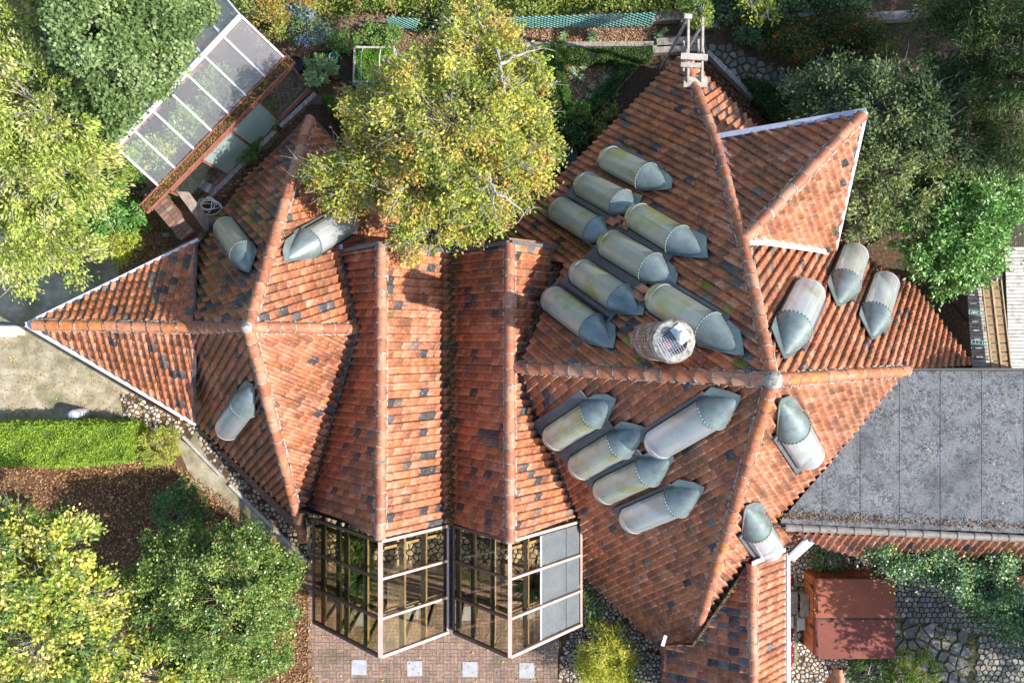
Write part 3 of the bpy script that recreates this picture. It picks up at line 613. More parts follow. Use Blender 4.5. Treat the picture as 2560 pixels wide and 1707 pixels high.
wall(bw, [W(100, 811, 3.0), pTN.hit(488, 614, -.2), pNL.hit(550, 560, -.2), pNL.hit(640, 450, -.2), pNL.hit(772, 315, -.2)])
wall(bw, [pSL.hit(757, 1318, -.2), pSL.hit(487, 1045, -.2), W(100, 812, 3.0)])
wall(bw, [pNR.hit(775, 312, -.2), pNR.hit(1000, 555, -.2)])
skylight(bw, pNL, (551, 558), (603, 634), (622, 678), 33, 'poly_a', -1)
skylight(bw, pNR, (888, 540), (775, 607), (713, 650), 36, 'poly_b', -1)
skylight(bw, pSL, (556, 1084), (606, 1014), (630, 962), 33, 'poly_b', 1)
mb = MB()
for x, y in ((636, 506), (485, 668)): p = pNL.hit(x, y, .06); mb.frame(p, pNL.u, pNL.v, pNL.n, .16, .2, .02)
mb.build('lead_patch', 'zinc', bw.root)
bw.finish()

# ================================================================ nave with two ridges
bn = Build('middle house wing with two parallel tiled ridges running towards the glass conservatory', (-2, 0, 0))
ZR = 4.2; R1n, R1s = (955, 614, ZR), (952, 1345, ZR); R2n, R2s = (1274, 610, ZR), (1275, 1352, ZR)
x1 = W(*R1n).x; x2 = W(*R2n).x
def slope_pl(xr, g): return Pl(Vector((xr, 0, ZR)), Vector((xr, 5, ZR)), Vector((xr+(1 if g > 0 else -1), 0, ZR-abs(g))))
n1L, n1R, n2L, n2R = slope_pl(x1, -1.08), slope_pl(x1, 1.12), slope_pl(x2, -1.12), slope_pl(x2, 1.15)
face(bn, None, [(955, 614), (845, 634), (890, 822), (763, 1262), (952, 1345)], .07, .38, .03, pl=n1L)
face(bn, None, [(955, 614), (1133, 632), (1127, 1305), (952, 1345)], .10, .12, .35, pl=n1R)
face(bn, None, [(1274, 610), (1133, 632), (1130, 1303), (1275, 1352)], .07, .32, .04, pl=n2L)
face(bn, None, [(1274, 610), (1408, 625), (1298, 915), (1437, 1262), (1437, 1290), (1275, 1352)], .08, .1, .25, pl=n2R)
ridge(bn, W(*R1s), W(*R1n)); ridge(bn, W(*R2s), W(*R2n))
xv = (x1+x2)/2; zv = n1R.zat(xv, 0)
valley(bn, [W(1133, 634, zv+.12), W(1128, 1312, zv+.12)], .30, 'lead', litter=650)
valley(bn, [n1L.hit(845, 634, .12), n1L.hit(890, 826, .12), n1L.hit(763, 1262, .12)], .17, 'lead', litter=120)
valley(bn, [n2R.hit(1410, 627, .12), n2R.hit(1298, 915, .12), n2R.hit(1437, 1262, .12)], .17, 'lead', litter=160)
mb = MB()
for pl_, a, b in ((n1L, (843, 631), (953, 609)), (n1R, (957, 609), (1131, 629)), (n2L, (1135, 629), (1272, 606)), (n2R, (1276, 606), (1412, 622))): mb.beam(pl_.hit(*a, .08), pl_.hit(*b, .08), .09, .14)
mb.build('verge_capping', 'slatelead', bn.root)
wall(bn, [n1L.hit(850, 640, -.15), W(955, 620, ZR-.15), W(1133, 638, zv-.1), W(1274, 616, ZR-.15), n2R.hit(1404, 630, -.15)], 'brick_wall')
wall(bn, [n2R.hit(1434, 1262, -.2), W(1275, 1340, ZR-.2), W(1130, 1298, zv-.2), W(952, 1335, ZR-.2), n1L.hit(768, 1256, -.15)], 'dark_wood', .1, z0=2.0)
mb = MB(); mb.frame(n1L.hit(850, 622, .1), n1L.u, n1L.v, n1L.n, .22, .18, .05); mb.frame(n2R.hit(1414, 616, .1), n2R.u, n2R.v, n2R.n, .2, .2, .05); mb.build('lead_patch', 'white_metal', bn.root)
bn.finish()

# ================================================================ main east house
be = Build('large right house wing with round chimney and rows of barrel skylights', (5, 0, 0))
A_ = (1930, 950, 8.0); AN = (1708, 142, 1.9); AW = (1295, 918, 4.2); AE = (2262, 927, 4.1); AS = (1732, 1607, 1.9)
pNW = face(be, (A_, AN, AW), [(1930, 950), (1850, 590), (1787, 348), (1708, 142), (1690, 148), (1470, 372), (1225, 612), (1412, 660), (1298, 918)], .07, .25, .03, moss=[(1330, 590, 1.3), (1590, 880, .5), (1780, 740, .5), (1900, 880, .5), (1250, 640, .8)])
pSW = face(be, (A_, AW, AS), [(1930, 950), (1298, 918), (1440, 1270), (1452, 1300), (1456, 1436), (1662, 1632), (1732, 1607)], .035, .28, .02)
pSE = face(be, (A_, AE, AS), [(1930, 950), (2262, 927), (2110, 1110), (1960, 1298), (1996, 1342), (1958, 1376), (1868, 1408), (1800, 1510), (1732, 1607)], .02, .25, .35)
pE = Pl(W(*A_), W(*AE), W(*AN))
face(be, None, [(1930, 950), (1856, 600), (2070, 634), (2095, 600), (2290, 720), (2432, 912), (2262, 927)], .03, .25, .2, pl=pE)
face(be, None, [(1708, 142), (1787, 348), (1897, 322), (1800, 225), (1725, 150)], .10, .15, .3, pl=pE)
# ridge points taken on the north-west slope
def nw(x, y): return pNW.hit(x, y, 0)
nr_ = [nw(1740, 228), nw(1787, 348), nw(1856, 598), W(*A_)]
for a, b in zip(nr_, nr_[1:]): ridge(be, a, b, r=.95)
ridge(be, W(*AW), W(*A_)); ridge(be, W(*AE), W(*A_), OR+RP); ridge(be, W(*AS), W(*A_), OR+RP)
ridge(be, nw(1712, 160), nw(1740, 228), r=.9)
# north-east prow wing
PR = W(2158, 283, 5.6); PJ = nw(1862, 596); PJ = Vector((PJ.x, PJ.y, PJ.z))
pWN = Pl(PR, PJ, nw(1798, 344)+Vector((.12, 0, 0))); pWS = Pl(PR, PJ, pE.hit(2083, 630, 0))
face(be, None, [(1862, 596), (2156, 284), (1802, 346), (1815, 400)], .05, .3, .03, pl=pWN)
face(be, None, [(1862, 596), (2156, 287), (2086, 628), (2060, 628)], .06, .12, .5, pl=pWS)
ridge(be, PR-(PR-PJ)*.02, PJ, L=.42, lift=.04, pal=PALE+RP)
mb = MB(); mb.beam(pWN.hit(1797, 342, .05), W(2166, 279, 5.62), .13, .2); mb.build('gutter', 'grey_metal', be.root)
mb = MB(); mb.beam(W(2164, 280, 5.6), pWS.hit(2084, 640, .02), .08, .10); mb.build('gutter', 'white_metal', be.root)
mb = MB(); pts = [pWS.hit(x, y, .10) for x, y in ((1872, 603), (1925, 606), (1985, 615), (2030, 622), (2066, 630))]
for a, b in zip(pts, pts[1:]): mb.beam(a, b, .16+R.uniform(-.03, .03), .03, pE.n)
mb.build('flashing', 'white_paint', be.root)
mb = MB(); pts = [pWN.hit(x, y, .06) for x, y in ((1806, 352), (1822, 440), (1840, 520), (1856, 580))]
for a, b in zip(pts, pts[1:]): mb.beam(a, b, .14, .03)
mb.build('flashing', 'grey_metal', be.root)
wall(be, [W(2150, 290, 5.4), pWN.hit(1805, 350, -.2)]); wall(be, [pWS.hit(2080, 630, -.2), W(2150, 290, 5.4)])
mk = MB(); ap = W(*A_); mk.lathe(ap-Vector((0, 0, .06)), [(.19, -.05), (.20, .14), (.17, .24), (.09, .29), (0.001, .30)], 12); mk.build('mortar_knob', 'mortar', be.root, True)
# walls under the eaves
wall(be, [pNW.hit(1700, 150, -.2), pNW.hit(1235, 612, -.2)]); wall(be, [pE.hit(2424, 908, -.2), pE.hit(2286, 724, -.2), pE.hit(2095, 606, -.2)])
wall(be, [pE.hit(1890, 322, -.2), pE.hit(1800, 230, -.2), pE.hit(1720, 152, -.2)]); wall(be, [pSW.hit(1452, 1300, -.2), pSW.hit(1459, 1432, -.2), pSW.hit(1658, 1624, -.2)])
wall(be, [W(2262, 925, 3.9), pE.hit(2428, 912, -.1)], 'red_frame')
SK = [((1503, 383), (1616, 440), (1675, 470), 35, 1.3), ((1442, 446), (1553, 507), (1592, 528), 36, 1.9), ((1378, 509), (1487, 574), (1525, 598), 35, 1.2), ((1571, 524), (1694, 598), (1766, 642), 38, 1.9),
      ((1501, 592), (1627, 668), (1686, 708), 39, 1.9), ((1430, 663), (1549, 745), (1604, 785), 38, 1.9), ((1361, 730), (1478, 818), (1530, 867), 37, 1.3), ((1621, 726), (1771, 821), (1856, 885), 44, 1.3)]
for l, s, a, h, pt in SK: skylight(be, pNW, l, s, a, h, 'poly_a', -1 if pt > 1.5 else 1, plate=pt)
for l, s, a, h, pt, m_ in [((1366, 1110), (1481, 1037), (1537, 998), 37, 1.9, 'poly_a'), ((1430, 1182), (1550, 1112), (1611, 1070), 38, 1.9, 'poly_a'), ((1491, 1242), (1620, 1181), (1681, 1143), 38, 1.9, 'poly_a'), ((1557, 1313), (1692, 1257), (1757, 1220), 39, 1.3, 'poly_b'), ((1622, 1128), (1780, 1034), (1848, 992), 44, 1.3, 'poly_b')]:
    skylight(be, pSW, l, s, a, h, m_, 1, plate=pt)
for l, s, a, h, m_ in [((2035, 714), (1986, 818), (1961, 893), 46, 'poly_b'), ((2146, 622), (2116, 707), (2094, 762), 38, 'poly_b'), ((2223, 693), (2192, 789), (2180, 846), 38, 'poly_b')]: skylight(be, pE, l, s, a, h, m_, 1, plate=1.3)
skylight(be, pSE, (2035, 1154), (1985, 1070), (1953, 1000), 43, 'poly_b', 1, plate=1.3); skylight(be, pSE, (1935, 1384), (1893, 1320), (1866, 1266), 38, 'poly_b', 1, plate=1.3)
# fragments of broken tile between the skylights
mb = MB()
for x, y in ((1530, 555), (1550, 550), (1560, 563), (1590, 735), (1600, 745), (1607, 722)):
    p = pNW.hit(x, y, .2); mb.frame(p, (pNW.u+pNW.v*R.uniform(-1, 1)).normalized(), pNW.v, (pNW.n+pNW.u*R.uniform(-.4, .4)).normalized(), .2, .3, .04, R.choice(BRN+RED))
mb.build('broken_tile', 'tile', be.root)
# chimney
def chimney():
    ct = W(1685, 853, 8.6); r = .385; zb = pNW.zat(ct.x, ct.y)-.5; ch = MB(); ch.lathe((ct.x, ct.y, zb), [(r-.02, 0), (r-.02, 8.3-zb), (r-.14, 8.3-zb)], 24); co_ = ch.build('chimney', 'mortar', be.root, True)
    b = MB(); rows = int((8.32-zb)/.062); pal = [(.34, .17, .12), (.42, .26, .2), (.5, .42, .35), (.3, .13, .09), (.45, .33, .27), (.6, .55, .5)]
    for j in range(rows):
        nb = 17
        for i in range(nb):
            t = 2*math.pi*(i+(j % 2)*.5)/nb; e = Vector((math.cos(t), math.sin(t), 0)); b.frame(Vector((ct.x, ct.y, zb+.03+j*.062))+e*(r+R.uniform(-.004, .008)), Vector((-e.y, e.x, 0)), e, Vector((0, 0, 1)), .125, .05, .048, R.choice(pal))
    kind(b.build('chimney_bricks', 'brick', co_), 'stuff')
    cap = MB(); n = 26; vs = []
    for rr, z in ((r+.0, 8.28), (r+.05, 8.32), (r+.05, 8.5), (r+.02, 8.58), (r-.12, 8.6), (r-.16, 8.52), (r-.16, 7.9)):
        for i in range(n): t = 2*math.pi*i/n; q = rr*(1+R.uniform(-.02, .02)); vs.append(Vector((ct.x+q*math.cos(t), ct.y+q*math.sin(t), z+R.uniform(-.01, .01))))
    cap.add(vs, [(j*n+i, j*n+(i+1) % n, (j+1)*n+(i+1) % n, (j+1)*n+i) for j in range(6) for i in range(n)]); cap.build('chimney_cap', 'mortar', co_)
    inn = MB(); inn.lathe((ct.x, ct.y, 8.0), [(0.001, 0), (r-.15, 0)], 20); inn.tube(Vector((ct.x-.1, ct.y-.1, 8.0)), Vector((ct.x-.1, ct.y-.1, 8.4)), .09, n=10); inn.build('flue', 'brick_wall', co_)
    gr = MB()
    for k in range(-4, 5):
        q = .05*k; gr.tube(Vector((ct.x-.06+q*.8-.12, ct.y-.04+q*.6+.14, 8.63)), Vector((ct.x-.06+q*.8+.10, ct.y-.04+q*.6-.24, 8.63)), .005, n=4)
        gr.tube(Vector((ct.x-.24+q*.4, ct.y-.1-q*.8, 8.635)), Vector((ct.x+.12+q*.4, ct.y+.12-q*.8, 8.635)), .005, n=4)
    gr.build('spark_grille', 'grey_metal', co_)
    pl = MB(); c = Vector((ct.x+.12, ct.y+.14, 8.62)); e = Vector((.8, .6, 0)); pl.frame(c, Vector((.6, -.8, 0)), e, Vector((0, 0, 1)), .36, .24, .02); pl.build('cover_plate', 'white_paint', co_)
    v = MB(); v.lathe((c.x+.01, c.y-.04, 8.63), [(.06, 0), (.06, .1), (.12, .12), (.12, .2), (.06, .24), (.001, .25)], 16); v.build('vent_cowl', 'white_paint', co_, True)
    fl = MB(); fl.lathe((ct.x, ct.y, zb+.35), [(r+.12, .0), (r+.02, .25)], 18); 
chimney()
for px in ((1880, 640), (1905, 900), (1610, 915), (1525, 600), (1590, 740), (1440, 560), (1760, 330), (1320, 880), (1700, 700), (1640, 520)): litter_on(be, pNW, px, 50, .3, .035)
for px in ((1340, 1000), (1500, 1180), (1600, 1300), (1500, 1400), (1700, 1400), (1430, 1240), (1860, 1080)): litter_on(be, pSW, px, 40, .35, .035)
for px in ((1990, 640), (2150, 780), (2080, 880), (2300, 850)): litter_on(be, pE, px, 40, .3, .035)
be.finish()

# ================================================================ narrow south wing
bs = Build('narrow tiled wing with one straight ridge beside the hot tub', (5.3, -9, 0))
ZS = 3.4; xs_ = W(1882, 1500, ZS).x
def spl(g): return Pl(Vector((xs_, 0, ZS)), Vector((xs_, 5, ZS)), Vector((xs_+(1 if g > 0 else -1), 0, ZS-abs(g))))
sL, sR = spl(-.62), spl(.95)
face(bs, None, [(1880, 1412), (1868, 1412), (1800, 1512), (1732, 1609), (1662, 1612), (1656, 1800), (1882, 1800)], .16, .3, .05, pl=sL)
face(bs, None, [(1880, 1410), (1961, 1378), (1963, 1800), (1882, 1800)], .01, .25, .5, pl=sR)
ridge(bs, W(1882, 1800, ZS), W(1880, 1408, ZS), PALE+RP, r=.95)
valley(bs, [sL.hit(1866, 1418, .07), sL.hit(1800, 1516, .07), sL.hit(1732, 1613, .07)], .07, 'lead', litter=60)
mb = MB(); mb.beam(sR.hit(1880, 1408, .12), sR.hit(1962, 1374, .12), .1, .04); mb.build('flashing', 'white_paint', bs.root)
mb = MB(); mb.tube(sR.hit(1967, 1380, -.05), sR.hit(1969, 1800, -.05), .05, n=8); mb.build('gutter', 'white_paint', bs.root, True)
wall(bs, [sR.hit(1956, 1384, -.12), sR.hit(1958, 1800, -.12)], 'plaster'); wall(bs, [sL.hit(1712, 1800, -.15), sL.hit(1712, 1640, -.15)], 'brick_wall')
mb = MB(); mb.frame(sL.hit(1660, 1600, .1), Vector((.3, .95, 0)), Vector((.95, -.3, 0)), Vector((0, 0, 1)), .3, .09, .05); mb.build('lead_patch', 'white_metal', bs.root)
bs.finish()

# ================================================================ flat felt roof building
def flat():
    ZF = 3.75; t = thing('flat_roof_building', 'building at the right edge with a grey felt flat roof in wide strips', 'building', W(2300, 1100, 0))
    def pt(x, y, z=ZF): return W(x, y, z)
    top, bot = 927, 1312; seams = [2055, 2150, 2248, 2350, 2454, 2560, 2680]
    # parallel strips, cut by the diagonal where the tiled slope rises out of the roof
    dx = lambda x: max(top, min(1300, 927+(2262-x)*(373/302)))
    xs = [1952]+seams
    for a, b in zip(xs, xs[1:]):
        P = [pt(b-.7, bot+(b-1950)*.03), pt(b-.7, dx(b)), pt(a+.7, dx(a)), pt(a+.7, bot+(a-1950)*.03)]
        if a < 2262 < b: P.insert(2, pt(2262, 927))
        P = [p+Vector((0, 0, R.uniform(0, .006))) for p in P]; z = P[0].z; P = [Vector((p.x, p.y, z)) for p in P]
        m = MB(); m.prism(P, .03); m.build('felt_sheet', 'felt', t)
    for x0_, x1_, yy in ((2060, 2149, 1040), (2152, 2247, 985), (2270, 2349, 945), (2352, 2453, 948), (2456, 2559, 944), (2352, 2453, 1232), (2251, 2349, 1236)):
        m = MB(); m.beam(pt(x0_, yy, ZF+.008), pt(x1_, yy, ZF+.008), .05+R.uniform(0, .05), .008); m.build('felt_lap', 'felt', t)
    m = MB(); m.prism([pt(2262, 925, ZF-.05), pt(1950, 1302, ZF-.05), pt(1954, 1316, ZF-.05), pt(2690, 1338, ZF-.05), pt(2690, 925, ZF-.05)], .2); m.build('roof_deck', 'black', t)
    m = MB(); m.beam(pt(2262, 923, ZF+.03), pt(2690, 922, ZF+.03), .05, .12); m.build('roof_edge', 'black', t)
    for x, y0, y1 in ((2150, 940, 1040),): pass
    # coping of half-round caps along the lower edge, tiles hanging below it
    class S: root = t
    a0, a1 = pt(1962, 1318, ZF+.02), pt(2690, 1352, ZF+.02)
    d = a1-a0; n = 17
    for i in range(n):
        o = bpy.data.objects.new('coping_tile', ridge_geo((.20, .185, .17))); C.objects.link(o); o.parent = t; a = d.normalized(); b = Vector((0, 0, 1)).cross(a)
        o.matrix_basis = Matrix.Translation(a0+d*(i/n)-t.location) @ Matrix(((a.x, b.x, 0, 0), (a.y, b.y, 0, 0), (0, 0, 1, 0), (0, 0, 0, 1))) @ Matrix.Diagonal((d.length/n*1.03, .72, .6, 1))
    bd = Build.__new__(Build); bd.root = t; bd.cand = []; bd.rest = MB()
    pl = Pl(a0, a1, (a0+a1)/2+Vector((0, -1.0, -1.1)))
    face(bd, None, [(1985, 1330), (2070, 1372), (2200, 1400), (2330, 1425), (2560, 1475), (2690, 1490), (2690, 1352)], .05, .2, .2, pl=pl); bd.finish(150)
    w_ = MB(); 
    wall(bd, [pt(2000, 1345, 2.6), pt(2690, 1375, 2.6)]); wall(bd, [pt(2690, 935, 3.5), pt(2270, 935, 3.5)])
    P = np.array([[*(a0+d*s+Vector((R.gauss(0, .12), .22+abs(R.gauss(0, .12)), .04)))] for s in NR.rand(900)**1.4]); kind(leafmesh('leaf_debris', P, .05, [(.16, .08, .03), (.09, .05, .03), (.3, .2, .08)], 'litter_leaf', t, .6, .7), 'stuff')
flat()

# ================================================================ glass conservatory in front of the nave
def conservatory():
    t = thing('conservatory', 'glass conservatory with two glazed ridges and pinkish frames over the brick terrace', 'conservatory', W(1110, 1500, 0))
    def bar(name, a, b, w, h, m): mb = MB(); mb.beam(a, b, w, h); return mb.build(name, m, t)
    ys = [1352, 1446, 1545, 1640]; F = [(n1L, 952, (763, 783), 'dark_glass'), (n1R, 952, (1120, 1122), 'brown_glass'), (n2L, 1275, (1134, 1133), 'brown_glass'), (n2R, 1275, (1456, 1456), 'brown_glass')]
    Y = [W(950, y, ZR).y for y in ys]
    xe = {0: -5.55, 1: (x1+x2)/2-.08, 2: (x1+x2)/2+.08, 3: W(1456, 1400, 2.3).x}
    for i, (pl, xr, _, gm) in enumerate(F):
        xx = W(xr, 0, ZR).x; xa = xe[i]; mf = 'pink_frame' if i % 2 else 'brown_frame'; zz = lambda x: pl.zat(x, 0)
        for j in range(4):
            bar('rafter', Vector((xx, Y[j], ZR+.03)), Vector((xa, Y[j], zz(xa)+.03)), .075 if j in (0, 3) else .06, .09, mf)
        bar('eaves_bar', Vector((xa, Y[0], zz(xa)+.02)), Vector((xa, Y[3], zz(xa)+.02)), .06, .09, 'brown_frame' if i % 2 == 0 else 'pink_frame')
        for j in range(3):
            ya, yb = Y[j]-.04, Y[j+1]+.04; e = .03 if xa > xx else -.03; mb = MB(); mb.prism([Vector((xx+e, ya, zz(xx+e))), Vector((xa-e, ya, zz(xa-e))), Vector((xa-e, yb, zz(xa-e))), Vector((xx+e, yb, zz(xx+e)))], .008); mb.build('pane', gm, t)
        # timber purlins under the glass and posts down to the floor
        fr = {0: (.22, .50, .62, .86), 1: (.28, .60, .95), 2: (.3, .65, .93), 3: (.2, .75)}[i]
        for f in fr:
            x = xx+(xa-xx)*f; bar('purlin', Vector((x, Y[0]+.1, zz(x)-.14)), Vector((x, Y[3]+.02, zz(x)-.14)), .10, .14, 'dark_wood'); bar('purlin_lit_side', Vector((x+.085, Y[0]+.1, zz(x+.085)-.13)), Vector((x+.085, Y[3]+.02, zz(x+.085)-.13)), .03, .10, 'tan_wood')  # dark purlin carries the shaded side, tan strip paints its lit side
            mb = MB(); mb.beam(Vector((x, Y[3]+.03, .05)), Vector((x, Y[3]+.03, zz(x)-.1)), .08, .08); mb.build('post', 'dark_wood', t)
        for yy in (Y[0]-.25, Y[2]+.05):
            xm = xx+(xa-xx)*.98; mb = MB(); mb.beam(Vector((xx, yy, ZR-.32)), Vector((xm, yy, zz(xm)-.32)), .07, .14); mb.build('tie_beam', 'dark_wood' if i % 2 == 0 else 'tan_wood', t)
        # upright front glazing
        mb = MB(); e = .02 if xa > xx else -.02; mb.prism([Vector((xx+e, Y[3], ZR-.02)), Vector((xa-e, Y[3], zz(xa)-.02)), Vector((xa-e, Y[3], .1)), Vector((xx+e, Y[3], .1))], Vector((0, .008, 0))); mb.build('front_pane', 'brown_glass', t)
        bar('sill', Vector((xx, Y[3], .05)), Vector((xa, Y[3], .05)), .08, .1, mf)
    for xr in (952, 1275):
        x = W(xr, 0, ZR).x; bar('ridge_bar', Vector((x, Y[0], ZR+.05)), Vector((x, Y[3], ZR+.05)), .10, .10, 'pink_frame')
    zv_ = n1R.zat(xv, 0); mb = MB(); mb.beam(Vector((xv, Y[0]+.1, zv_-.05)), Vector((xv, Y[3]+.02, zv_-.05)), .16, .05); mb.build('valley_gutter', 'lead', t)
    P = np.array([[xv+R.gauss(0, .05), R.uniform(Y[3], Y[0]), zv_] for _ in range(260)]); kind(leafmesh('leaf_debris', P, .05, [(.16, .08, .03), (.3, .15, .04)], 'litter_leaf', t, .6, .7), 'stuff')
    # roller blind under the right-most slope
    xa = xe[3]; xb = W(1352, 0, 3.2).x; zz = lambda x: n2R.zat(x, 0)-.03
    mb = MB(); mb.prism([Vector((xb, Y[0]-.1, zz(xb))), Vector((xa-.05, Y[0]-.1, zz(xa-.05))), Vector((xa-.05, Y[3]+.06, zz(xa-.05))), Vector((xb, Y[3]+.06, zz(xb)))], .006); mb.build('roller_blind', 'fabric', t)
    mb = MB(); mb.tube(Vector((xb, Y[0]-.1, zz(xb)+.02)), Vector((xb, Y[3]+.06, zz(xb)+.02)), .025, n=8); mb.build('blind_tube', 'white_metal', t)
    # west side glazing down to the plinth
    xa = xe[0]; z_ = n1L.zat(xa, 0)
    mb = MB(); mb.prism([Vector((xa, Y[0], z_)), Vector((xa, Y[3], z_)), Vector((xa, Y[3], .1)), Vector((xa, Y[0], .1))], Vector((.01, 0, 0))); mb.build('side_pane', 'dark_glass', t)
    xa = xe[3]; z_ = n2R.zat(xa, 0)
    mb = MB(); mb.prism([Vector((xa, Y[0], z_)), Vector((xa, Y[3], z_)), Vector((xa, Y[3], .1)), Vector((xa, Y[0], .1))], Vector((-.01, 0, 0))); mb.build('side_pane', 'brown_glass', t)
conservatory()
def yucca(px, py, h, r, label, n=130):
    b = W(px, py, 0); t = thing('yucca', label, 'plant', b, None); mb = MB()
    for i in range(n):
        th = R.uniform(0, 6.283); el = R.uniform(-.15, 1.3); l = r*R.uniform(.75, 1.1); c = b+Vector((R.gauss(0, .03), R.gauss(0, .03), h)); d = Vector((math.cos(th)*math.cos(el), math.sin(th)*math.cos(el), math.sin(el))); s = d.cross(Vector((0, 0, 1))).normalized()*.022
        p1 = c+d*l*.5; p2 = c+d*l+Vector((0, 0, -.12*l)); g_ = R.uniform(.6, 1.3); mb.add([c-s*.7, c+s*.7, p1+s, p1-s, p2], [(0, 1, 2, 3), (3, 2, 4)], (.06*g_, .12*g_, .055*g_))
    kind(mb.build('sword_leaves', 'leaf', t), 'stuff'); tb = MB(); tb.path([b, b+Vector((.02, .02, h))], .06, 8, .8); tb.build('stem', 'dark_bark', t)
yucca(918, 1412, 1.3, .75, 'spiky yucca under the left conservatory roof beside the pebbles')
yucca(1328, 1420, 1.5, .85, 'spiky yucca under the right-most conservatory slope partly behind the blind', 150)
tree('indoor_shrub', 'leafy green shrub growing inside the conservatory at its upper left corner', 'shrub', [(905, 1345, 1.5, 40, .5), (880, 1365, 1.2, 30, .4)], [(.03, .07, .015), (.05, .10, .02)], .09, 1600, (900, 1360), .2, tr=.03)
tree('indoor_shrub', 'yellow flowering shrub inside the conservatory near its middle valley', 'shrub', [(1165, 1420, .9, 22, .4), (1175, 1450, .6, 16, .3)], [(.25, .25, .03), (.1, .16, .03)], .07, 500, (1168, 1430), .15, tr=.02)

# ================================================================ greenhouse
def greenhouse():
    t = thing('greenhouse', 'lean-to greenhouse with frosted glass roof, white glazing bars and red frames', 'greenhouse', W(500, 260, 0))
    zr, zg = 2.9, 2.1
    r0, r1 = W(293, 370, zr), W(604, 42, zr); g0, g1 = W(398, 466, zg), W(712, 146, zg); b0, b1 = W(218, 300, zg), W(540, -35, zg)
    def L(a, b, f): return a+(b-a)*f
    fs = [0, .135, .285, .425, .56, .70, .85, 1]
    for i, f in enumerate(fs):
        for a, b in ((r0, g0), ):
            mb = MB(); mb.beam(L(r0, r1, f)+Vector((0, 0, .03)), L(g0, g1, f)+Vector((0, 0, .03)), .05, .05); mb.build('glazing_bar', 'white_paint', t)
        mb = MB(); mb.beam(L(r0, r1, f)+Vector((0, 0, .03)), L(b0, b1, f)+Vector((0, 0, .03)), .045, .05); mb.build('glazing_bar', 'white_paint', t)
    for i in range(7):
        f, h = fs[i]+.004, fs[i+1]-.004
        mb = MB(); mb.prism([L(r0, r1, f), L(g0, g1, f), L(g0, g1, h), L(r0, r1, h)], .01); mb.build('pane', 'frosted', t)
        mb = MB(); mb.prism([L(r0, r1, f), L(b0, b1, f), L(b0, b1, h), L(r0, r1, h)], .01); mb.build('pane', 'frosted', t)
    mb = MB(); mb.beam(r0+Vector((0, 0, .06)), r1+Vector((0, 0, .06)), .1, .08); mb.build('ridge_bar', 'white_paint', t)
    # gutter filled with leaves
    e = (g1-g0).normalized(); q0, q1 = g0-e*.75, g1+e*.12; nrm = Vector((e.y, -e.x, 0))
    mb = MB(); mb.beam(q0+nrm*.16, q1+nrm*.16, .28, .05); mb.beam(q0+nrm*.30+Vector((0, 0, .04)), q1+nrm*.30+Vector((0, 0, .04)), .03, .12); mb.beam(q0+nrm*.02+Vector((0, 0, .04)), q1+nrm*.02+Vector((0, 0, .04)), .03, .10); mb.build('gutter', 'red_frame', t)
    P = np.array([list(L(q0, q1, R.random())+nrm*(.16+R.gauss(0, .07))+Vector((0, 0, .05+R.random()*.04))) for _ in range(3200)])
    kind(leafmesh('leaf_debris', P, .055, [(.2, .11, .04), (.12, .07, .035), (.33, .24, .06), (.25, .14, .06), (.08, .05, .03)], 'litter_leaf', t, .6, .7), 'stuff')
    # upright front with four large panes in red frames
    f0, f1 = g0+nrm*.30, g1+nrm*.30; cut = [.02, .27, .50, .73, .995]
    for i in range(5):
        p = L(f0, f1, cut[i]); mb = MB(); mb.beam(Vector((p.x, p.y, .25)), Vector((p.x, p.y, zg-.03)), .06, .06, e); mb.build('mullion', 'red_frame', t)
    for z in (.25, zg-.06): mb = MB(); mb.beam(L(f0, f1, .02)+Vector((0, 0, z-zg)), f1+Vector((0, 0, z-zg)), .06, .06); mb.build('rail', 'red_frame', t)
    for i in range(4):
        p, q = L(f0, f1, cut[i]+.008), L(f0, f1, cut[i+1]-.008); mb = MB(); lean = nrm*(.06 if i in (1, 2) else 0)
        mb.prism([p+Vector((0, 0, -.05)), q+Vector((0, 0, -.05)), Vector((q.x, q.y, .3))+lean, Vector((p.x, p.y, .3))+lean], nrm*.01); mb.build('window', 'mint_glass' if i in (1, 2) else 'clear_glass', t)
    mb = MB(); mb.beam(Vector((f0.x, f0.y, .1)), Vector((f1.x, f1.y, .1)), .14, .22); mb.build('plinth', 'brick_wall', t)
    for a, b in ((b0, g0), (b1, g1)):
        mb = MB(); m_ = (r0 if a is b0 else r1); mb.prism([Vector((a.x, a.y, .1)), a, m_, b, Vector((b.x, b.y, .1))], e*.01); mb.build('end_wall', 'clear_glass', t)
    for k in range(2):
        a = L(r0, r1, .0+.5*k); mb = MB(); c = L(g0, g1, .33+.33*k); mb.beam(Vector((a.x, a.y, zr-.12)), Vector((c.x, c.y, 1.9))+(b0-g0)*.6, .05, .05); mb.build('brace', 'red_frame', t)
    return L
L_ = greenhouse()
for k, (px, py, rr, col, lb) in enumerate([(470, 330, 55, [(.06, .12, .03), (.12, .17, .04)], 'tomato plants under the third pane of the greenhouse'), (410, 395, 50, [(.07, .13, .03), (.2, .2, .05)], 'yellowing vines under the lower left panes of the greenhouse'), (540, 230, 50, [(.06, .11, .03)], 'dark green plants near the upper greenhouse end'), (350, 400, 42, [(.10, .18, .05), (.16, .2, .06)], 'bright green plant inside the left corner of the greenhouse')]):
    tree('greenhouse_plant', lb, 'plant', [(px, py, 1.3, rr, .6), (px+30, py-20, 1.0, rr*.8, .5)], [tuple(min(.6, 2.6*x) for x in c) for c in col], .10, 3400, (px, py), .2, tr=.02)
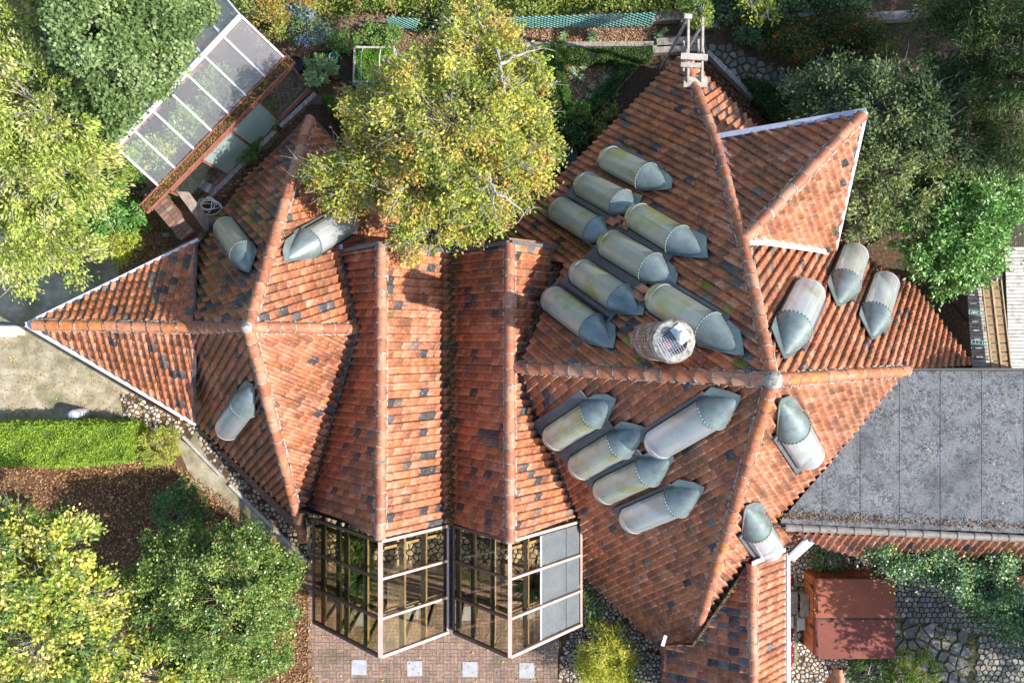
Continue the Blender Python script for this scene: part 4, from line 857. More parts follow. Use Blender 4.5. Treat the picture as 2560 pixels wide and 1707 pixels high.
mb = MB(); p = W(342, 352, 0); mb.lathe((p.x, p.y, 0), [(.22, 0), (.28, .9), (.24, .9), (.2, .8), (0.001, .8)], 18); tag(recentre(mb.build('water_butt', 'teal', None, True)), 'turquoise tub seen blurred through the left corner of the greenhouse roof', 'tub')
# kerb, wall and ground strip in front of it
mb = MB(); mb.beam(W(522, 498, .1), W(690, 330, .1), .13, .22); tag(recentre(mb.build('stone_kerb', 'greywood')), 'long pale kerb between the greenhouse and the left tiled roof', 'kerb')
mb = MB(); mb.beam(W(702, 318, .1), W(790, 236, .1), .12, .2); tag(recentre(mb.build('stone_kerb', 'greywood')), 'upper broken end of the pale kerb near the box hedge', 'kerb')
sheet('greenhouse_bed', [(470, 500), (740, 205), (800, 240), (700, 330), (560, 500), (530, 520)], 'soil', .02)
def brick_wall():
    t = thing('garden_wall', 'brown brick garden wall running down from the greenhouse corner', 'wall', W(480, 520, 0)); a, b = W(423, 492, .0), W(520, 606, .0); d = (b-a); n = int(d.length/.12); e = d.normalized(); s = Vector((-e.y, e.x, 0))
    mb = MB(); mb.beam(a+Vector((0, 0, .75)), b+Vector((0, 0, .75)), .42, 1.48); mb.build('wall_core', 'brick_wall', t)
    for i in range(n):
        for k in range(2):
            m = MB(); m.frame(a+e*(i+.5)*d.length/n+s*(.115 if k else -.115)+Vector((0, 0, 1.5+R.uniform(0, .012))), e, s, Vector((0, 0, 1)), d.length/n-.015, .215, .07, R.choice([(.2, .12, .09), (.26, .16, .12), (.17, .11, .085), (.3, .22, .18)])); m.build('brick', 'brick', t)
brick_wall()
mb = MB(); mb.prism([W(440, 478, 1.7), W(470, 480, 1.7), W(520, 545, 1.0), W(522, 590, 1.0), W(500, 560, 1.5)], .1); tag(recentre(mb.build('plaster_slope', 'old_plaster')), 'smooth plaster strip beside the brick garden wall', 'wall')
mb = MB(); p = W(513, 466, .5); mb.box((p.x, p.y, .25), .30, .28, .5, -.5); tag(recentre(mb.build('concrete_block', 'slab')), 'square pale block in front of the greenhouse panes', 'block')
# tangled white hose
mb = MB(); c = W(520, 515, .6); ps = [c+Vector((math.cos(i*.55)*(.25+.12*math.sin(i*.31)), math.sin(i*.55)*(.18+.1*math.cos(i*.43)), .1*math.sin(i*.8))) for i in range(60)]; mb.path(ps, .012, 5); mb.path([ps[-1], c+Vector((.5, -.1, .1)), c+Vector((.9, .25, .1)), c+Vector((1.3, .7, .3))], .012, 5); tag(recentre(mb.build('garden_hose', 'white_paint')), 'tangled pale hose lying beside the brick wall and left roof edge', 'hose')

# ================================================================ garden furniture and built things at the back
def raised_bed():
    t = thing('raised_bed', 'rectangular wooden raised bed full of bright green seedlings under hoops', 'planter', W(935, 160, 0)); c = [W(886, 118, .35), W(986, 120, .35), W(984, 207, .35), W(884, 204, .35)]
    for a, b in zip(c, c[1:]+c[:1]): mb = MB(); mb.beam(a-Vector((0, 0, .17)), b-Vector((0, 0, .17)), .05, .36, tint=(1.2, 1.15, 1.1)); mb.build('board', 'palewood', t)
    mb = MB(); mb.prism([p-Vector((0, 0, .08)) for p in c], .25); mb.build('bed_earth', 'soil', t)
    leafpatch('seedlings', None, [(888, 121), (984, 123), (982, 204), (887, 201)], .28, .16, 4200, .06, [(.10, .22, .02), (.14, .28, .03), (.07, .16, .02)], parent=t, spread=.2)
    for x in (905, 950):
        a = W(x+2, 122, .3); b = W(x-2, 200, .3); mb = MB(); mb.path([a+(b-a)*(i/8)+Vector((math.sin(i/8*math.pi)*.05, 0, math.sin(i/8*math.pi)*.4)) for i in range(9)], .013, 6); mb.build('hoop', 'white_paint', t)
raised_bed()
def pot(px, py, r, h, m, label, fill='soil'):
    p = W(px, py, 0); t = thing('plant_pot', label, 'pot', p, None); mb = MB(); mb.lathe(p, [(r*.75, 0), (r, h), (r*1.06, h), (r*1.06, h-.03), (r*.9, h-.03), (r*.88, h-.06)], 20); mb.build('pot_wall', m, t, True); mb = MB(); mb.lathe(p, [(0.001, h-.06), (r*.9, h-.06)], 20); mb.build('filling', fill, t)
pot(748, 176, .24, .5, 'black', 'black water tub at the right corner of the greenhouse', 'dark_water'); pot(818, 172, .22, .3, 'terracotta', 'brown pot under the pale potted rhododendron'); pot(845, 194, .15, .25, 'black', 'small black empty pot left of the raised bed')
pot(838, 150, .12, .3, 'teal', 'small teal watering pot behind the potted rhododendron')
def rosettes(name, label, px, py, n, r, pal, leaf=.16, h=.8, spread=40, cat='plant'):
    t = thing(name, label, cat, W(px, py, 0)); P = []; D = []
    for i in range(n):
        c = np.array(W(px+R.uniform(-spread, spread)*.7, py+R.uniform(-spread, spread), h*R.uniform(.4, 1)))
        for k in range(11): th = k*.571+R.random(); d = np.array([math.cos(th), math.sin(th), .15]); P.append(c+d*leaf*.5); D.append(d*3)
    kind(leafmesh('leaves', np.array(P), leaf, pal, 'gloss_leaf', t, .8, .32, None, np.array(D)), 'stuff'); mb = MB()
    for i in range(4): mb.path([W(px, py, 0), W(px+R.uniform(-spread, spread)*.5, py+R.uniform(-spread, spread)*.5, h*.6)], .02, 5, .5)
    mb.build('stem', 'dark_bark', t); return t
rosettes('rhododendron', 'potted rhododendron with long pale green leaves right of the greenhouse', 790, 175, 26, .3, [(.16, .24, .07), (.20, .28, .09), (.1, .17, .05)], .17, .9, 34)
rosettes('rhododendron', 'small potted rhododendron beside the raised bed with drooping leaves', 828, 168, 10, .3, [(.14, .22, .06), (.10, .17, .05)], .16, .7, 16)
# lattice trellises leaning on the bank
def trellis(c, nx, label, z0=.3, z1=1.3):
    """c: four corners (top left, top right, bottom right, bottom left)"""
    t = thing('trellis', label, 'trellis', (c[2]+c[3])/2)
    def q(u, v): return (c[0]*(1-u)+c[1]*u)*(1-v)+(c[3]*(1-u)+c[2]*u)*v
    st = 1.0/nx; asp = (c[1]-c[0]).length/(c[3]-c[0]).length; dv = asp*st*2.2
    for s in (0, 1):
        for i in range(-int(asp and nx/asp)-2, nx+int(nx/asp)+2):
            u0 = i*st; w = 1.25/asp
            pa, pb = (u0, 0), (u0+w if s == 0 else u0-w, 1); 
            def cl(p, r):
                if 0 <= p[0] <= 1: return p
                x = 0 if p[0] < 0 else 1; f = (x-r[0])/(p[0]-r[0]) if p[0] != r[0] else 0; return (x, r[1]+(p[1]-r[1])*f)
            if (pa[0] < 0 and pb[0] < 0) or (pa[0] > 1 and pb[0] > 1): continue
            a2, b2 = cl(pa, pb), cl(pb, pa); a3, b3 = q(*a2), q(*b2)
            if (b3-a3).length < .05: continue
            mb = MB(); mb.beam(a3+Vector((0, 0, .012*s)), b3+Vector((0, 0, .012*s)), .022, .012); mb.build('lattice_slat', 'tealwire', t)
trellis([W(1258, 44, 1.1), W(1640, 32, 1.3), W(1630, 66, .25), W(1258, 72, .25)], 24, 'long green lattice trellis lying along the back bank')
trellis([W(966, 42, 1.0), W(1050, 48, 1.0), W(1040, 74, .3), W(970, 66, .3)], 6, 'short green lattice trellis left of the tall tree')
# old timbers and platform
for i, (a, b, w, lb) in enumerate([((1628, 44), (1700, 40), .34, 'grey weathered board beyond the right end of the trellis'), ((1700, 48), (1795, 62), .3, 'weathered board behind the ladder head'), ((1640, 112), (1760, 104), .25, 'upper grey sleeper of the step by the ladder foot'), ((1630, 128), (1756, 122), .22, 'lower grey sleeper of the step by the ladder foot'), ((1300, 116), (1632, 114), .14, 'long dark sleeper edging the back bed'), ((1920, 50), (2030, 34), .22, 'mossy timber edge under the ivy at the back'), ((2150, 48), (2290, 40), .24, 'dark timber edge in the shade at the top right')]):
    mb = MB(); p, q = W(*a, .2), W(*b, .2); 
    mb.beam(p, q, w, .3, tint=(.8, .75, .72)); tag(recentre(mb.build('wood_sleeper', 'greywood')), lb, 'sleeper')
def ladder():
    z = 3.1; t = thing('wooden_ladder_frame', 'weathered timber ladder frame projecting from the top of the right roof ridge', 'ladder', W(1735, 140, 0)); gw = (.95, .9, .85)
    def bm(n, a, b, w, h): mb = MB(); mb.beam(a, b, w, h, tint=gw); mb.build(n, 'palewood', t)
    for x0, x1_ in ((1720, 1721), (1755, 1757)): bm('rail', W(x0, 205, z-.3), W(x1_, 42, z+.9), .055, .07)
    for x0, y0, y1 in ((1709, 178, 102), (1746, 176, 98)): bm('short_rail', W(x0, y0, z-.1), W(x0, y1, z+.3), .045, .06)
    bm('plank', W(1702, 141, z+.35), W(1769, 145, z+.35), .16, .05); bm('plank', W(1702, 162, z+.1), W(1752, 164, z+.1), .12, .04); bm('foot_board', W(1709, 206, z-.32), W(1768, 206, z-.32), .28, .06); bm('plank', W(1711, 41, z+.98), W(1730, 43, z+.98), .12, .05)
    for x, y in ((1721, 45), (1757, 60)): p = W(x, y, z+.85); bm('leg', Vector((p.x, p.y, 0)), p, .06, .06)
    for x in (1715, 1762): p = W(x, 150, z+.2); bm('brace', p, W(1721 if x < 1730 else 1756, 110, z+.4), .04, .04)
ladder()
mb = MB(); mb.beam(W(1766, 132, .15), W(1882, 250, .15), .13, .3); tag(recentre(mb.build('stone_kerb', 'greywood')), 'long thin kerb between the cobbled path and the top roof corner', 'kerb')
mb = MB(); mb.beam(W(458, 1090, .06), W(555, 1190, .06), .07, .12); tag(recentre(mb.build('stone_kerb', 'palewood')), 'upper white edging strip beside the left house pebbles', 'kerb')
mb = MB(); mb.beam(W(575, 1210, .06), W(768, 1402, .06), .09, .12); tag(recentre(mb.build('stone_kerb', 'palewood')), 'lower white edging strip leading to the conservatory corner', 'kerb')
mb = MB(); mb.beam(W(1445, 340, .05), W(1595, 165, .05), .05, .1); tag(recentre(mb.build('stone_kerb', 'palewood')), 'thin edging along the box hedge above the roof eave', 'kerb')
# bollard light, stone block, small things in the yard
def bollard():
    a = W(207, 1034, .12); b = W(184, 1046, .12); t = thing('bollard_light', 'grey cylindrical bollard light lying beside the long hedge', 'lamp', Vector((a.x, a.y, 0))); mb = MB()
    base = Vector((a.x, a.y, 0)); 
    mb.lathe(base, [(.17, 0), (.17, .42), (.165, .44), (.0015, .44)], 22); mb.build('bollard_body', 'grey_metal', t, True); mb = MB(); mb.lathe(base, [(.14, .44), (.14, .52)], 20); mb.build('light_band', 'black', t, True); mb = MB(); mb.lathe(base, [(.165, .52), (.17, .55), (.15, .68), (.06, .72), (.001, .72)], 22); mb.build('cap', 'grey_metal', t, True)
bollard()
mb = MB(); mb.prism([W(-20, 815, .55), W(36, 815, .55), W(34, 838, .55), W(-20, 838, .55)], .55); mb.prism([W(-20, 811, .08), W(40, 811, .08), W(38, 842, .08), W(-20, 842, .08)], .08); tag(recentre(mb.build('stone_bench', 'plaster')), 'pale stone block cut by the left edge of the photo', 'bench')
for x, y, lb in ((420, 588, 'short grey stone in the dark litter left of the brick wall'), (445, 565, 'larger grey stone in the litter beside the brick wall'), (455, 592, 'dark flat stone nearest the left roof gutter')):
    mb = MB(); p = W(x, y, 0); c = [(p.x+.2*math.cos(k), p.y+.09*math.sin(k)) for k in (0, 1, 2, 3, 4, 5)]; stone(mb, (p.x, p.y), c, .01, .12, 0, (.3, .31, .32), .4); tag(recentre(mb.build('stone', 'stone')), lb, 'stone')
# ================================================================ hot tub
def hot_tub():
    t = thing('hot_tub', 'square hot tub with a folded rust-red cover on the pebbles', 'hot tub', W(2110, 1520, 0)); zt = .92
    a = [W(2010, 1423, 0), W(2195, 1423, 0), W(2195, 1610, 0), W(2010, 1610, 0)]; x0, x1_, y1, y0 = a[0].x, a[1].x, a[0].y, a[2].y
    mb = MB(); mb.prism([Vector((x0, y0, zt-.1)), Vector((x1_, y0, zt-.1)), Vector((x1_, y1, zt-.1)), Vector((x0, y1, zt-.1))], zt-.12); mb.build('cabinet', 'cabinet', t)
    for i in range(9):
        y = y0+(y1-y0)*(i+.5)/9; mb = MB(); mb.box((x0-.012, y, .42), .03, (y1-y0)/9-.02, .74); mb.build('cabinet_panel', 'cabinet', t)
    for i in range(9):
        x = x0+(x1_-x0)*(i+.5)/9; mb = MB(); mb.box((x, y1+.012, .42), (x1_-x0)/9-.02, .03, .74); mb.build('cabinet_panel', 'cabinet', t)
    mb = MB(); ym = (y0+y1)/2; e = .03
    for lo, hi, nm, tt in ((ym+.008, y1+e, 'cover_half', (1.25, 1.05, .9)), (y0-e, ym-.008, 'cover_half', (.8, .62, .7))):
        r = .11; pts = []
        top = hi > ym+.1 and lo > ym-.1; cs = [(x0-e, lo), (x1_+e, lo), (x1_+e, hi), (x0-e, hi)]
        def rc(cx, cy, sx, sy, rr, t0): return [Vector((cx+rr*math.cos(t0+k*math.pi/8), cy+rr*math.sin(t0+k*math.pi/8), zt+.09)) for k in range(5)]
        rlo = .02 if top else r; rhi = r if top else .02
        pts = rc(x0-e+rlo, lo+rlo, 1, 1, rlo, math.pi)+rc(x1_+e-rlo, lo+rlo, 1, 1, rlo, 1.5*math.pi)+rc(x1_+e-rhi, hi-rhi, 1, 1, rhi, 0)+rc(x0-e+rhi, hi-rhi, 1, 1, rhi, .5*math.pi)
        m2 = MB(); m2.prism(pts, .13); c = sum(pts, Vector())/len(pts); m2.prism([c+(p-c)*.965+Vector((0, 0, .014)) for p in pts], .013); m2.cur = tt; m2.t = [tt]*len(m2.v); m2.build(nm, 'cover', t)
    mb = MB(); mb.beam(Vector((x0-.02, ym, zt+.093)), Vector((x1_+.02, ym, zt+.093)), .03, .02); mb.build('cover_hinge', 'black', t)
    for yy, dy in ((ym+.9, -.45), (ym-.25, -.35)):
        mb = MB(); mb.path([Vector((x0-.08, yy, zt-.2)), Vector((x0-.1, yy-.05, zt+.05)), Vector((x0-.02, yy+dy*.4, zt+.12)), Vector((x0+.02, yy+dy*1.6, zt+.13))], .025, 7, .6); mb.build('cover_arm', 'black', t)
    mb = MB(); mb.box((x0-.35, ym+.27, .3), .3, .62, .06, tint=(.7, .6, .55)); mb.box((x0-.08, ym+.27, .5), .22, .62, .06, tint=(.7, .6, .55)); mb.box((x0-.3, ym+.0, .2), .3, .06, .38); mb.box((x0-.3, ym+.54, .2), .3, .06, .38)
    st = thing('tub_steps', 'two dark weathered wooden steps at the left side of the hot tub', 'steps', Vector((x0-.3, ym+.27, 0)))
    for dx, z in ((-.42, .28), (-.16, .50)): m = MB(); m.box((x0+dx, ym+.22, z), .24, .66, .05, tint=(.75, .66, .6)); m.build('tread', 'greywood', st); 
    for dy in (-.08, .5): m = MB(); m.box((x0-.29, ym+dy, .13), .46, .05, .25, tint=(.7, .62, .58)); m.build('side_board', 'greywood', st)
    so_ = thing('step_stool', 'white two-step stool below the wooden steps of the hot tub', 'stool', Vector((x0-.35, ym-.45, 0)))
    for dx, z in ((-.52, .25), (-.24, .42)): m = MB(); m.box((x0+dx, ym-.37, z), .22, .34, .03); m.build('tread', 'slab', so_)
    for dy in (-.17, .17):
        for dx, z in ((-.6, .24), (-.42, .24), (-.33, .41), (-.14, .41)): m = MB(); m.box((x0+dx, ym-.37+dy, z/2), .025, .025, z); m.build('leg', 'slab', so_)
hot_tub()
for i, (ya, yb, lb) in enumerate([(1432, 1497, 'dark red mat strip above the tub steps beside the gutter'), (1570, 1660, 'dark red mat strip below the white stool beside the gutter')]):
    o = MB(); o.prism([W(1967, ya, .05), W(1985, ya, .05), W(1985, yb, .05), W(1967, yb, .05)], .04); tag(recentre(o.build('doormat', 'red_mat')), lb, 'mat')
mb = MB(); mb.prism([W(1986, 1425, .06), W(1993, 1425, .06), W(1993, 1660, .06), W(1986, 1660, .06)], .05, (.6, .62, .45)); tag(recentre(mb.build('wood_sleeper', 'greywood')), 'mossy timber edge between the red mats and the hot tub', 'sleeper')
def porch_hatch():
    t = thing('white_canopy', 'small white slanted canopy between the tiled wing and the ivy wall', 'canopy', W(2000, 1370, 0)); c = [W(1966, 1390, 2.0), W(2022, 1335, 2.4), W(2050, 1345, 2.4), W(1988, 1400, 2.0)]
    mb = MB(); mb.prism(c, .06); mb.build('canopy_panel', 'white_paint', t); mb = MB(); mb.beam(c[0], c[1], .06, .14); mb.build('canopy_edge', 'slab', t); mb = MB(); mb.beam(c[0]+Vector((0, -.05, 0)), c[3], .05, .1); mb.build('canopy_edge', 'slab', t)
    for p in (c[0], c[1]): m = MB(); m.beam(Vector((p.x+.06, p.y, 0)), p, .05, .05); m.build('post', 'white_paint', t)
porch_hatch()
# ridge of a small tiled roof at the lower edge
t = Build('tip of a small tiled roof cut by the bottom edge beneath the bush', W(2090, 1700, 0)); pl_ = Pl(W(2100, 1672, 1.5), W(2105, 1760, 1.5), W(2020, 1760, .7)); face(t, None, [(2086, 1672), (2100, 1668), (2118, 1800), (2010, 1800), (2050, 1720)], .05, .3, .1, pl=pl_); ridge(t, pl_.hit(2108, 1800), pl_.hit(2096, 1672), r=.8); t.finish(60)

# ================================================================ deck and amber glazed walkway at the right edge
def deck():
    t = thing('deck', 'whitish weathered board deck at the right edge beside the amber glazed strip', 'deck', W(2500, 800, 0)); 
    for (xa, xb, ya, yb, n, tt) in ((2512, 2562, 618, 925, 34, 1.25), (2418, 2456, 700, 925, 26, 1.1)):
        for i in range(n):
            y0 = ya+(yb-ya)*i/n; y1 = ya+(yb-ya)*(i+1)/n-1.2; sh = (i/n)*18 if xa > 2500 else (i/n)*20
            mb = MB(); mb.prism([W(xa+sh*.7, y0, 1.2), W(xb+sh*1.5, y0, 1.2), W(xb+sh*1.5, y1, 1.2), W(xa+sh*.7, y1, 1.2)], .04, tuple([tt*R.uniform(.75, 1.1)]*3)); mb.build('deck_board', 'palewood', t)
    mb = MB(); mb.prism([W(2424, 705, 1.14), W(2600, 620, 1.14), W(2600, 922, 1.14), W(2440, 922, 1.14)], .1); mb.build('deck_frame', 'dark_wood', t)
    for x, y in ((2430, 720), (2445, 915), (2570, 640), (2580, 915)): p = W(x, y, 1.1); mb = MB(); mb.box((p.x, p.y, .55), .1, .1, 1.1); mb.build('post', 'dark_wood', t)
    g_ = thing('glazed_walkway_roof', 'strip of amber square panels with pale bars between the two board decks', 'roof', W(2490, 800, 0)); n = 10
    for i in range(n):
        for k in range(2):
            def q(u, v): x = (2453+u*48)+(v*26); return W(x, 700+v*225, 1.6)
            u0, u1, v0, v1 = k/2+.02, (k+1)/2-.02, i/n+.008, (i+1)/n-.008; ps = [q(u0, v0), q(u1, v0), q(u1, v1), q(u0, v1)]
            mb = MB(); mb.prism(ps, .02); pn = mb.build('amber_panel', 'amber', g_); mb = MB(); z = Vector((0, 0, .005))
            mb.beam(ps[0]+z, ps[2]+z, .012, .008); mb.beam(ps[1]+z, ps[3]+z, .012, .008); mb.build('cross_bar', 'tan_wood', pn)
    for u in (0, .5, 1): mb = MB(); mb.beam(q(u, 0)+Vector((0, 0, .02)), q(u, 1)+Vector((0, 0, .02)), .05 if u == .5 else .03, .05); mb.build('glazing_bar', 'tan_wood', g_)
    mb = MB(); a, b = q(.36, -.12), q(.36, 1); 
    for i in range(6):
        m = MB(); y = 738+i*37; z1 = 1.7; 
        for d_ in (0, 9): m.beam(W(2418+i*3, y+d_, z1), W(2460+i*3, y+d_+5, z1+.1), .02, .03)
        for k in range(5): m.beam(W(2420+i*3+k*9, y+k, z1), W(2420+i*3+k*9, y+k+9, z1), .02, .02)
        tag(recentre(m.build('wire_bracket', 'tealwire' if i % 2 else 'black')), 'ladder-shaped wire bracket across the left deck, %s from the top' % ['first', 'second', 'third', 'fourth', 'fifth', 'lowest'][i], 'bracket', 'ladder brackets along the walkway')
    for p in (q(0, 0), q(1, 0), q(0, 1), q(1, 1)): mb = MB(); mb.box((p.x, p.y, .8), .06, .06, 1.58); mb.build('post', 'dark_wood', g_)
deck()
mb = MB()
for i in range(26): mb.beam(W(2520+i*5, 400, .9), W(2532+i*5, 720, .9), .015, .015)
for i in range(50): mb.beam(W(2518, 400+i*6.4, .91), W(2660, 400+i*6.4, .91), .015, .015)
net = thing('mesh_fence', 'dark wire mesh cover beyond the deck at the right edge', 'fence', W(2580, 560, 0)); kind(mb.build('mesh_wire', 'black', net), 'stuff'); mb = MB()
for x, y in ((2520, 402), (2532, 718), (2650, 402)): p = W(x, y, .9); mb.box((p.x, p.y, .45), .06, .06, .9)
kind(mb.build('posts', 'dark_wood', net), 'stuff')
mb = MB(); mb.beam(W(2350, 705, .3), W(2425, 800, .4), .16, .2, tint=(.5, .45, .4)); tag(recentre(mb.build('fallen_beam', 'greywood')), 'dark beam lying between the right roof eave and the deck', 'beam')

# ================================================================ hedges and low planting
YG = [(.20, .30, .03), (.26, .36, .05), (.14, .24, .02)]; GR = [(.08, .16, .02), (.11, .20, .03), (.06, .12, .015)]; DG = [(.03, .06, .015), (.045, .08, .02), (.025, .05, .012)]
hedge('long_hedge', 'long clipped bright green hedge at the left edge', [(-60, 1066), (180, 1060), (318, 1066), (326, 1100), (318, 1151), (150, 1164), (-60, 1158)], 0, 1.1, YG+[(.3, .4, .06)], .05, 3200, core='grasscore')
tree('round_bush', 'round clipped yellow-green ball at the end of the long hedge', 'bush', [(402, 1112, .5, 44, .6)], [(.34, .36, .07), (.40, .40, .10), (.25, .30, .05)], .05, 7000, (402, 1112), .13, tr=.03, twigs=.2, shell=.85)
tree('round_bush', 'round dark green bush just above the holly tree', 'bush', [(458, 1275, .6, 62, .7)], [(.07, .15, .035), (.10, .20, .05), (.05, .10, .025)], .075, 5200, (458, 1275), .16, 'gloss_leaf', tr=.03, twigs=.3, shell=.85)
hedge('box_hedge', 'left arm of the V-shaped box hedge right of the tall tree', [(1352, 112), (1378, 112), (1376, 170), (1410, 290), (1398, 300), (1362, 190)], 0, .45, GR, .04, 2600, group='low box hedges in the back garden')
hedge('box_hedge', 'right arm of the V-shaped box hedge right of the tall tree', [(1384, 98), (1408, 105), (1410, 180), (1432, 270), (1418, 282), (1392, 190)], 0, .5, GR, .04, 2600, group='low box hedges in the back garden')
hedge('box_hedge', 'horizontal box hedge along the top of the vegetable bed', [(1412, 122), (1600, 122), (1632, 112), (1628, 145), (1580, 152), (1412, 148)], 0, .45, DG+GR, .04, 2600, group='low box hedges in the back garden')
hedge('box_hedge', 'slanting box hedge between the vegetable bed and the roof eave', [(1600, 150), (1575, 180), (1470, 300), (1448, 315), (1438, 290), (1560, 160)], 0, .4, DG+GR, .04, 2400, group='low box hedges in the back garden')
hedge('box_hedge', 'upper edge of the triangular box hedge beneath the tall tree', [(805, 242), (990, 252), (990, 275), (850, 268)], 0, .45, GR, .045, 2600, group='low box hedges in the back garden')
hedge('box_hedge', 'slanting edge of the triangular box hedge beneath the tall tree', [(805, 242), (840, 262), (900, 330), (960, 400), (940, 410), (870, 330)], 0, .45, GR, .045, 2600, group='low box hedges in the back garden')
hedge('box_hedge', 'upper arm of the dark box hedge by the cobbled path', [(1870, 190), (1900, 200), (2030, 250), (2020, 275), (1960, 255), (1900, 235)], 0, .5, DG+[(.06, .11, .02)], .045, 2600, group='low box hedges in the back garden')
hedge('box_hedge', 'lower arm of the dark box hedge by the cobbled path', [(1872, 205), (1910, 225), (1985, 300), (1950, 315), (1890, 245)], 0, .5, DG+[(.06, .11, .02)], .045, 2600, group='low box hedges in the back garden')
tree('round_bush', 'small bright green ball at the tip of the V-shaped hedge', 'bush', [(1448, 285, .4, 28, .45)], GR+[(.14, .22, .06)], .06, 1300, (1448, 285), .12, tr=.02, twigs=.2)
tree('lime_bush', 'feathery yellow-green bush beside the left edge of the greenhouse yard', 'bush', [(300, 605, .7, 46, .7), (285, 590, .5, 36, .5)], [(.38, .42, .06), (.30, .36, .05), (.45, .46, .10)], .10, 5200, (300, 605), .2, asp=.22, tr=.03, twigs=.4)
tree('lime_bush', 'feathery yellow bush on the pebbles right of the terrace', 'bush', [(1515, 1650, .9, 70, .8), (1500, 1610, .8, 45, .5), (1560, 1690, .8, 50, .5)], [(.45, .45, .05), (.36, .38, .04), (.5, .48, .10), (.25, .30, .04)], .10, 9500, (1515, 1650), .24, asp=.2, tr=.04, twigs=.4)
tree('small_shrub', 'small green shrub tucked between the glass and the long right eave', 'shrub', [(1480, 1520, .4, 26, .35), (1470, 1490, .3, 20, .25)], GR, .06, 800, (1478, 1515), .12, tr=.02)
tree('leafy_shrub', 'bright green large-leaved shrub left of the brick garden wall', 'shrub', [(270, 520, 1.0, 70, .8), (320, 545, .8, 45, .6), (215, 500, .9, 50, .6)], [(.07, .17, .03), (.10, .22, .05), (.14, .26, .08)], .13, 5200, (275, 530), .25, 'gloss_leaf', asp=.45, tr=.04)
tree('leafy_shrub', 'small shrub at the lower corner of the greenhouse', 'shrub', [(415, 505, .8, 30, .5), (435, 530, .5, 20, .4)], [(.10, .2, .04), (.16, .26, .06)], .10, 1200, (415, 510), .16, tr=.02)
for x, y, r, lb in ((650, 300, 38, 'green herb bush right of the greenhouse panes near the top'), (608, 372, 34, 'green herb bush halfway along the greenhouse panes')):
    tree('herb_bush', lb, 'bush', [(x, y, .4, r, .35), (x+15, y-18, .35, r*.7, .3)], GR+[(.12, .22, .04)], .06, 2200, (x, y), .14, tr=.02, twigs=.3)
for x, y, r, lb in ((1445, 175, 24, 'pale leafy cabbage plant in the vegetable bed'), (1478, 230, 16, 'small pale plant lower in the vegetable bed'), (1525, 215, 26, 'spiky grey-green leek plants by the slanting hedge'), (1485, 90, 14, 'small green plant on the back bank below the trellis'), (1650, 100, 24, 'low green plant beside the sleepers'), (1410, 85, 10, 'tiny seedling above the V-shaped hedge')):
    rosettes('garden_plant', lb, x, y, max(3, r//3), .2, [(.14, .22, .10), (.2, .28, .14), (.10, .18, .05)], .13, .25, r)
for x, y, r, lb in ((870, 95, 26, 'pale green plant clump left of the pair above the raised bed'), (935, 88, 26, 'round pale green clump, middle of those above the raised bed'), (978, 88, 26, 'round pale green clump, right-most above the raised bed'), (845, 105, 22, 'loose green clump above the potted rhododendron')):
    tree('perennial', lb, 'plant', [(x, y, .3, r, .25)], [(.16, .26, .07), (.22, .32, .10), (.12, .2, .04)], .07, 1400, (x, y), .12, tr=.015, twigs=.2)
tree('flowering_shrub', 'blue flowering shrub between the greenhouse top and the path', 'shrub', [(765, 85, .8, 40, .5), (790, 55, .7, 30, .5), (735, 50, .9, 34, .5)], [(.10, .17, .06), (.15, .22, .09), (.25, .28, .45), (.08, .14, .04)], .07, 3600, (765, 85), .2, tr=.03)
tree('autumn_shrub', 'orange-tinged shrub above the top corner of the greenhouse', 'shrub', [(680, 50, 1.1, 45, .6), (725, 20, 1.0, 45, .6), (640, 20, 1.2, 45, .6)], [(.28, .26, .05), (.35, .2, .05), (.16, .22, .05), (.3, .32, .1)], .08, 5000, (690, 50), .24, tr=.04)
# ivy bank along the top; sun and shade also put into the leaf colours
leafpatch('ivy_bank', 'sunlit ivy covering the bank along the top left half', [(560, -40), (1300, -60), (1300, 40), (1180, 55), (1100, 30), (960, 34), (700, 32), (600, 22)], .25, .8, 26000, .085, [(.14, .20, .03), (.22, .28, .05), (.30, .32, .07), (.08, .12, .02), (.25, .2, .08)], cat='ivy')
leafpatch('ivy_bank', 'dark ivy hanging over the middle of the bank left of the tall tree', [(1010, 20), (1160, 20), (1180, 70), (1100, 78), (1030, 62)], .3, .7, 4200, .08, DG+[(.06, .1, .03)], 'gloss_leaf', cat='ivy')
leafpatch('ivy_bank', 'sunlit ivy above the long trellis', [(1290, -60), (1720, -60), (1720, 30), (1600, 28), (1400, 34), (1290, 50)], .25, .8, 15000, .085, [(.14, .20, .03), (.22, .27, .05), (.28, .30, .08), (.06, .1, .02)], cat='ivy')
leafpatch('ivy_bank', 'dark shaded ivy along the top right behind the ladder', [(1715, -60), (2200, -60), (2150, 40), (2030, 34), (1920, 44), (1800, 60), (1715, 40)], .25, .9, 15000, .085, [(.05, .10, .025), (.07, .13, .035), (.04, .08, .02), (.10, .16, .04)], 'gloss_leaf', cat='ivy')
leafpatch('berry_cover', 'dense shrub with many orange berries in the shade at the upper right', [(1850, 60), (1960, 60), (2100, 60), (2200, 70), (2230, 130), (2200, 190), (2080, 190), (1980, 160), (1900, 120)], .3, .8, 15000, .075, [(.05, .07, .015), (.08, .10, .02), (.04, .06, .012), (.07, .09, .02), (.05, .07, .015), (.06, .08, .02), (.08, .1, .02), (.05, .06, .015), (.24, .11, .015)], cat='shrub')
tree('leafy_shrub', 'shrub growing over the head of the timber ladder frame', 'shrub', [(1745, 20, 3.0, 30, .5), (1750, 50, 2.6, 22, .4)], [(.16, .24, .05), (.10, .17, .04), (.28, .30, .05)], .08, 2000, (1745, 10), .18, tr=.03)
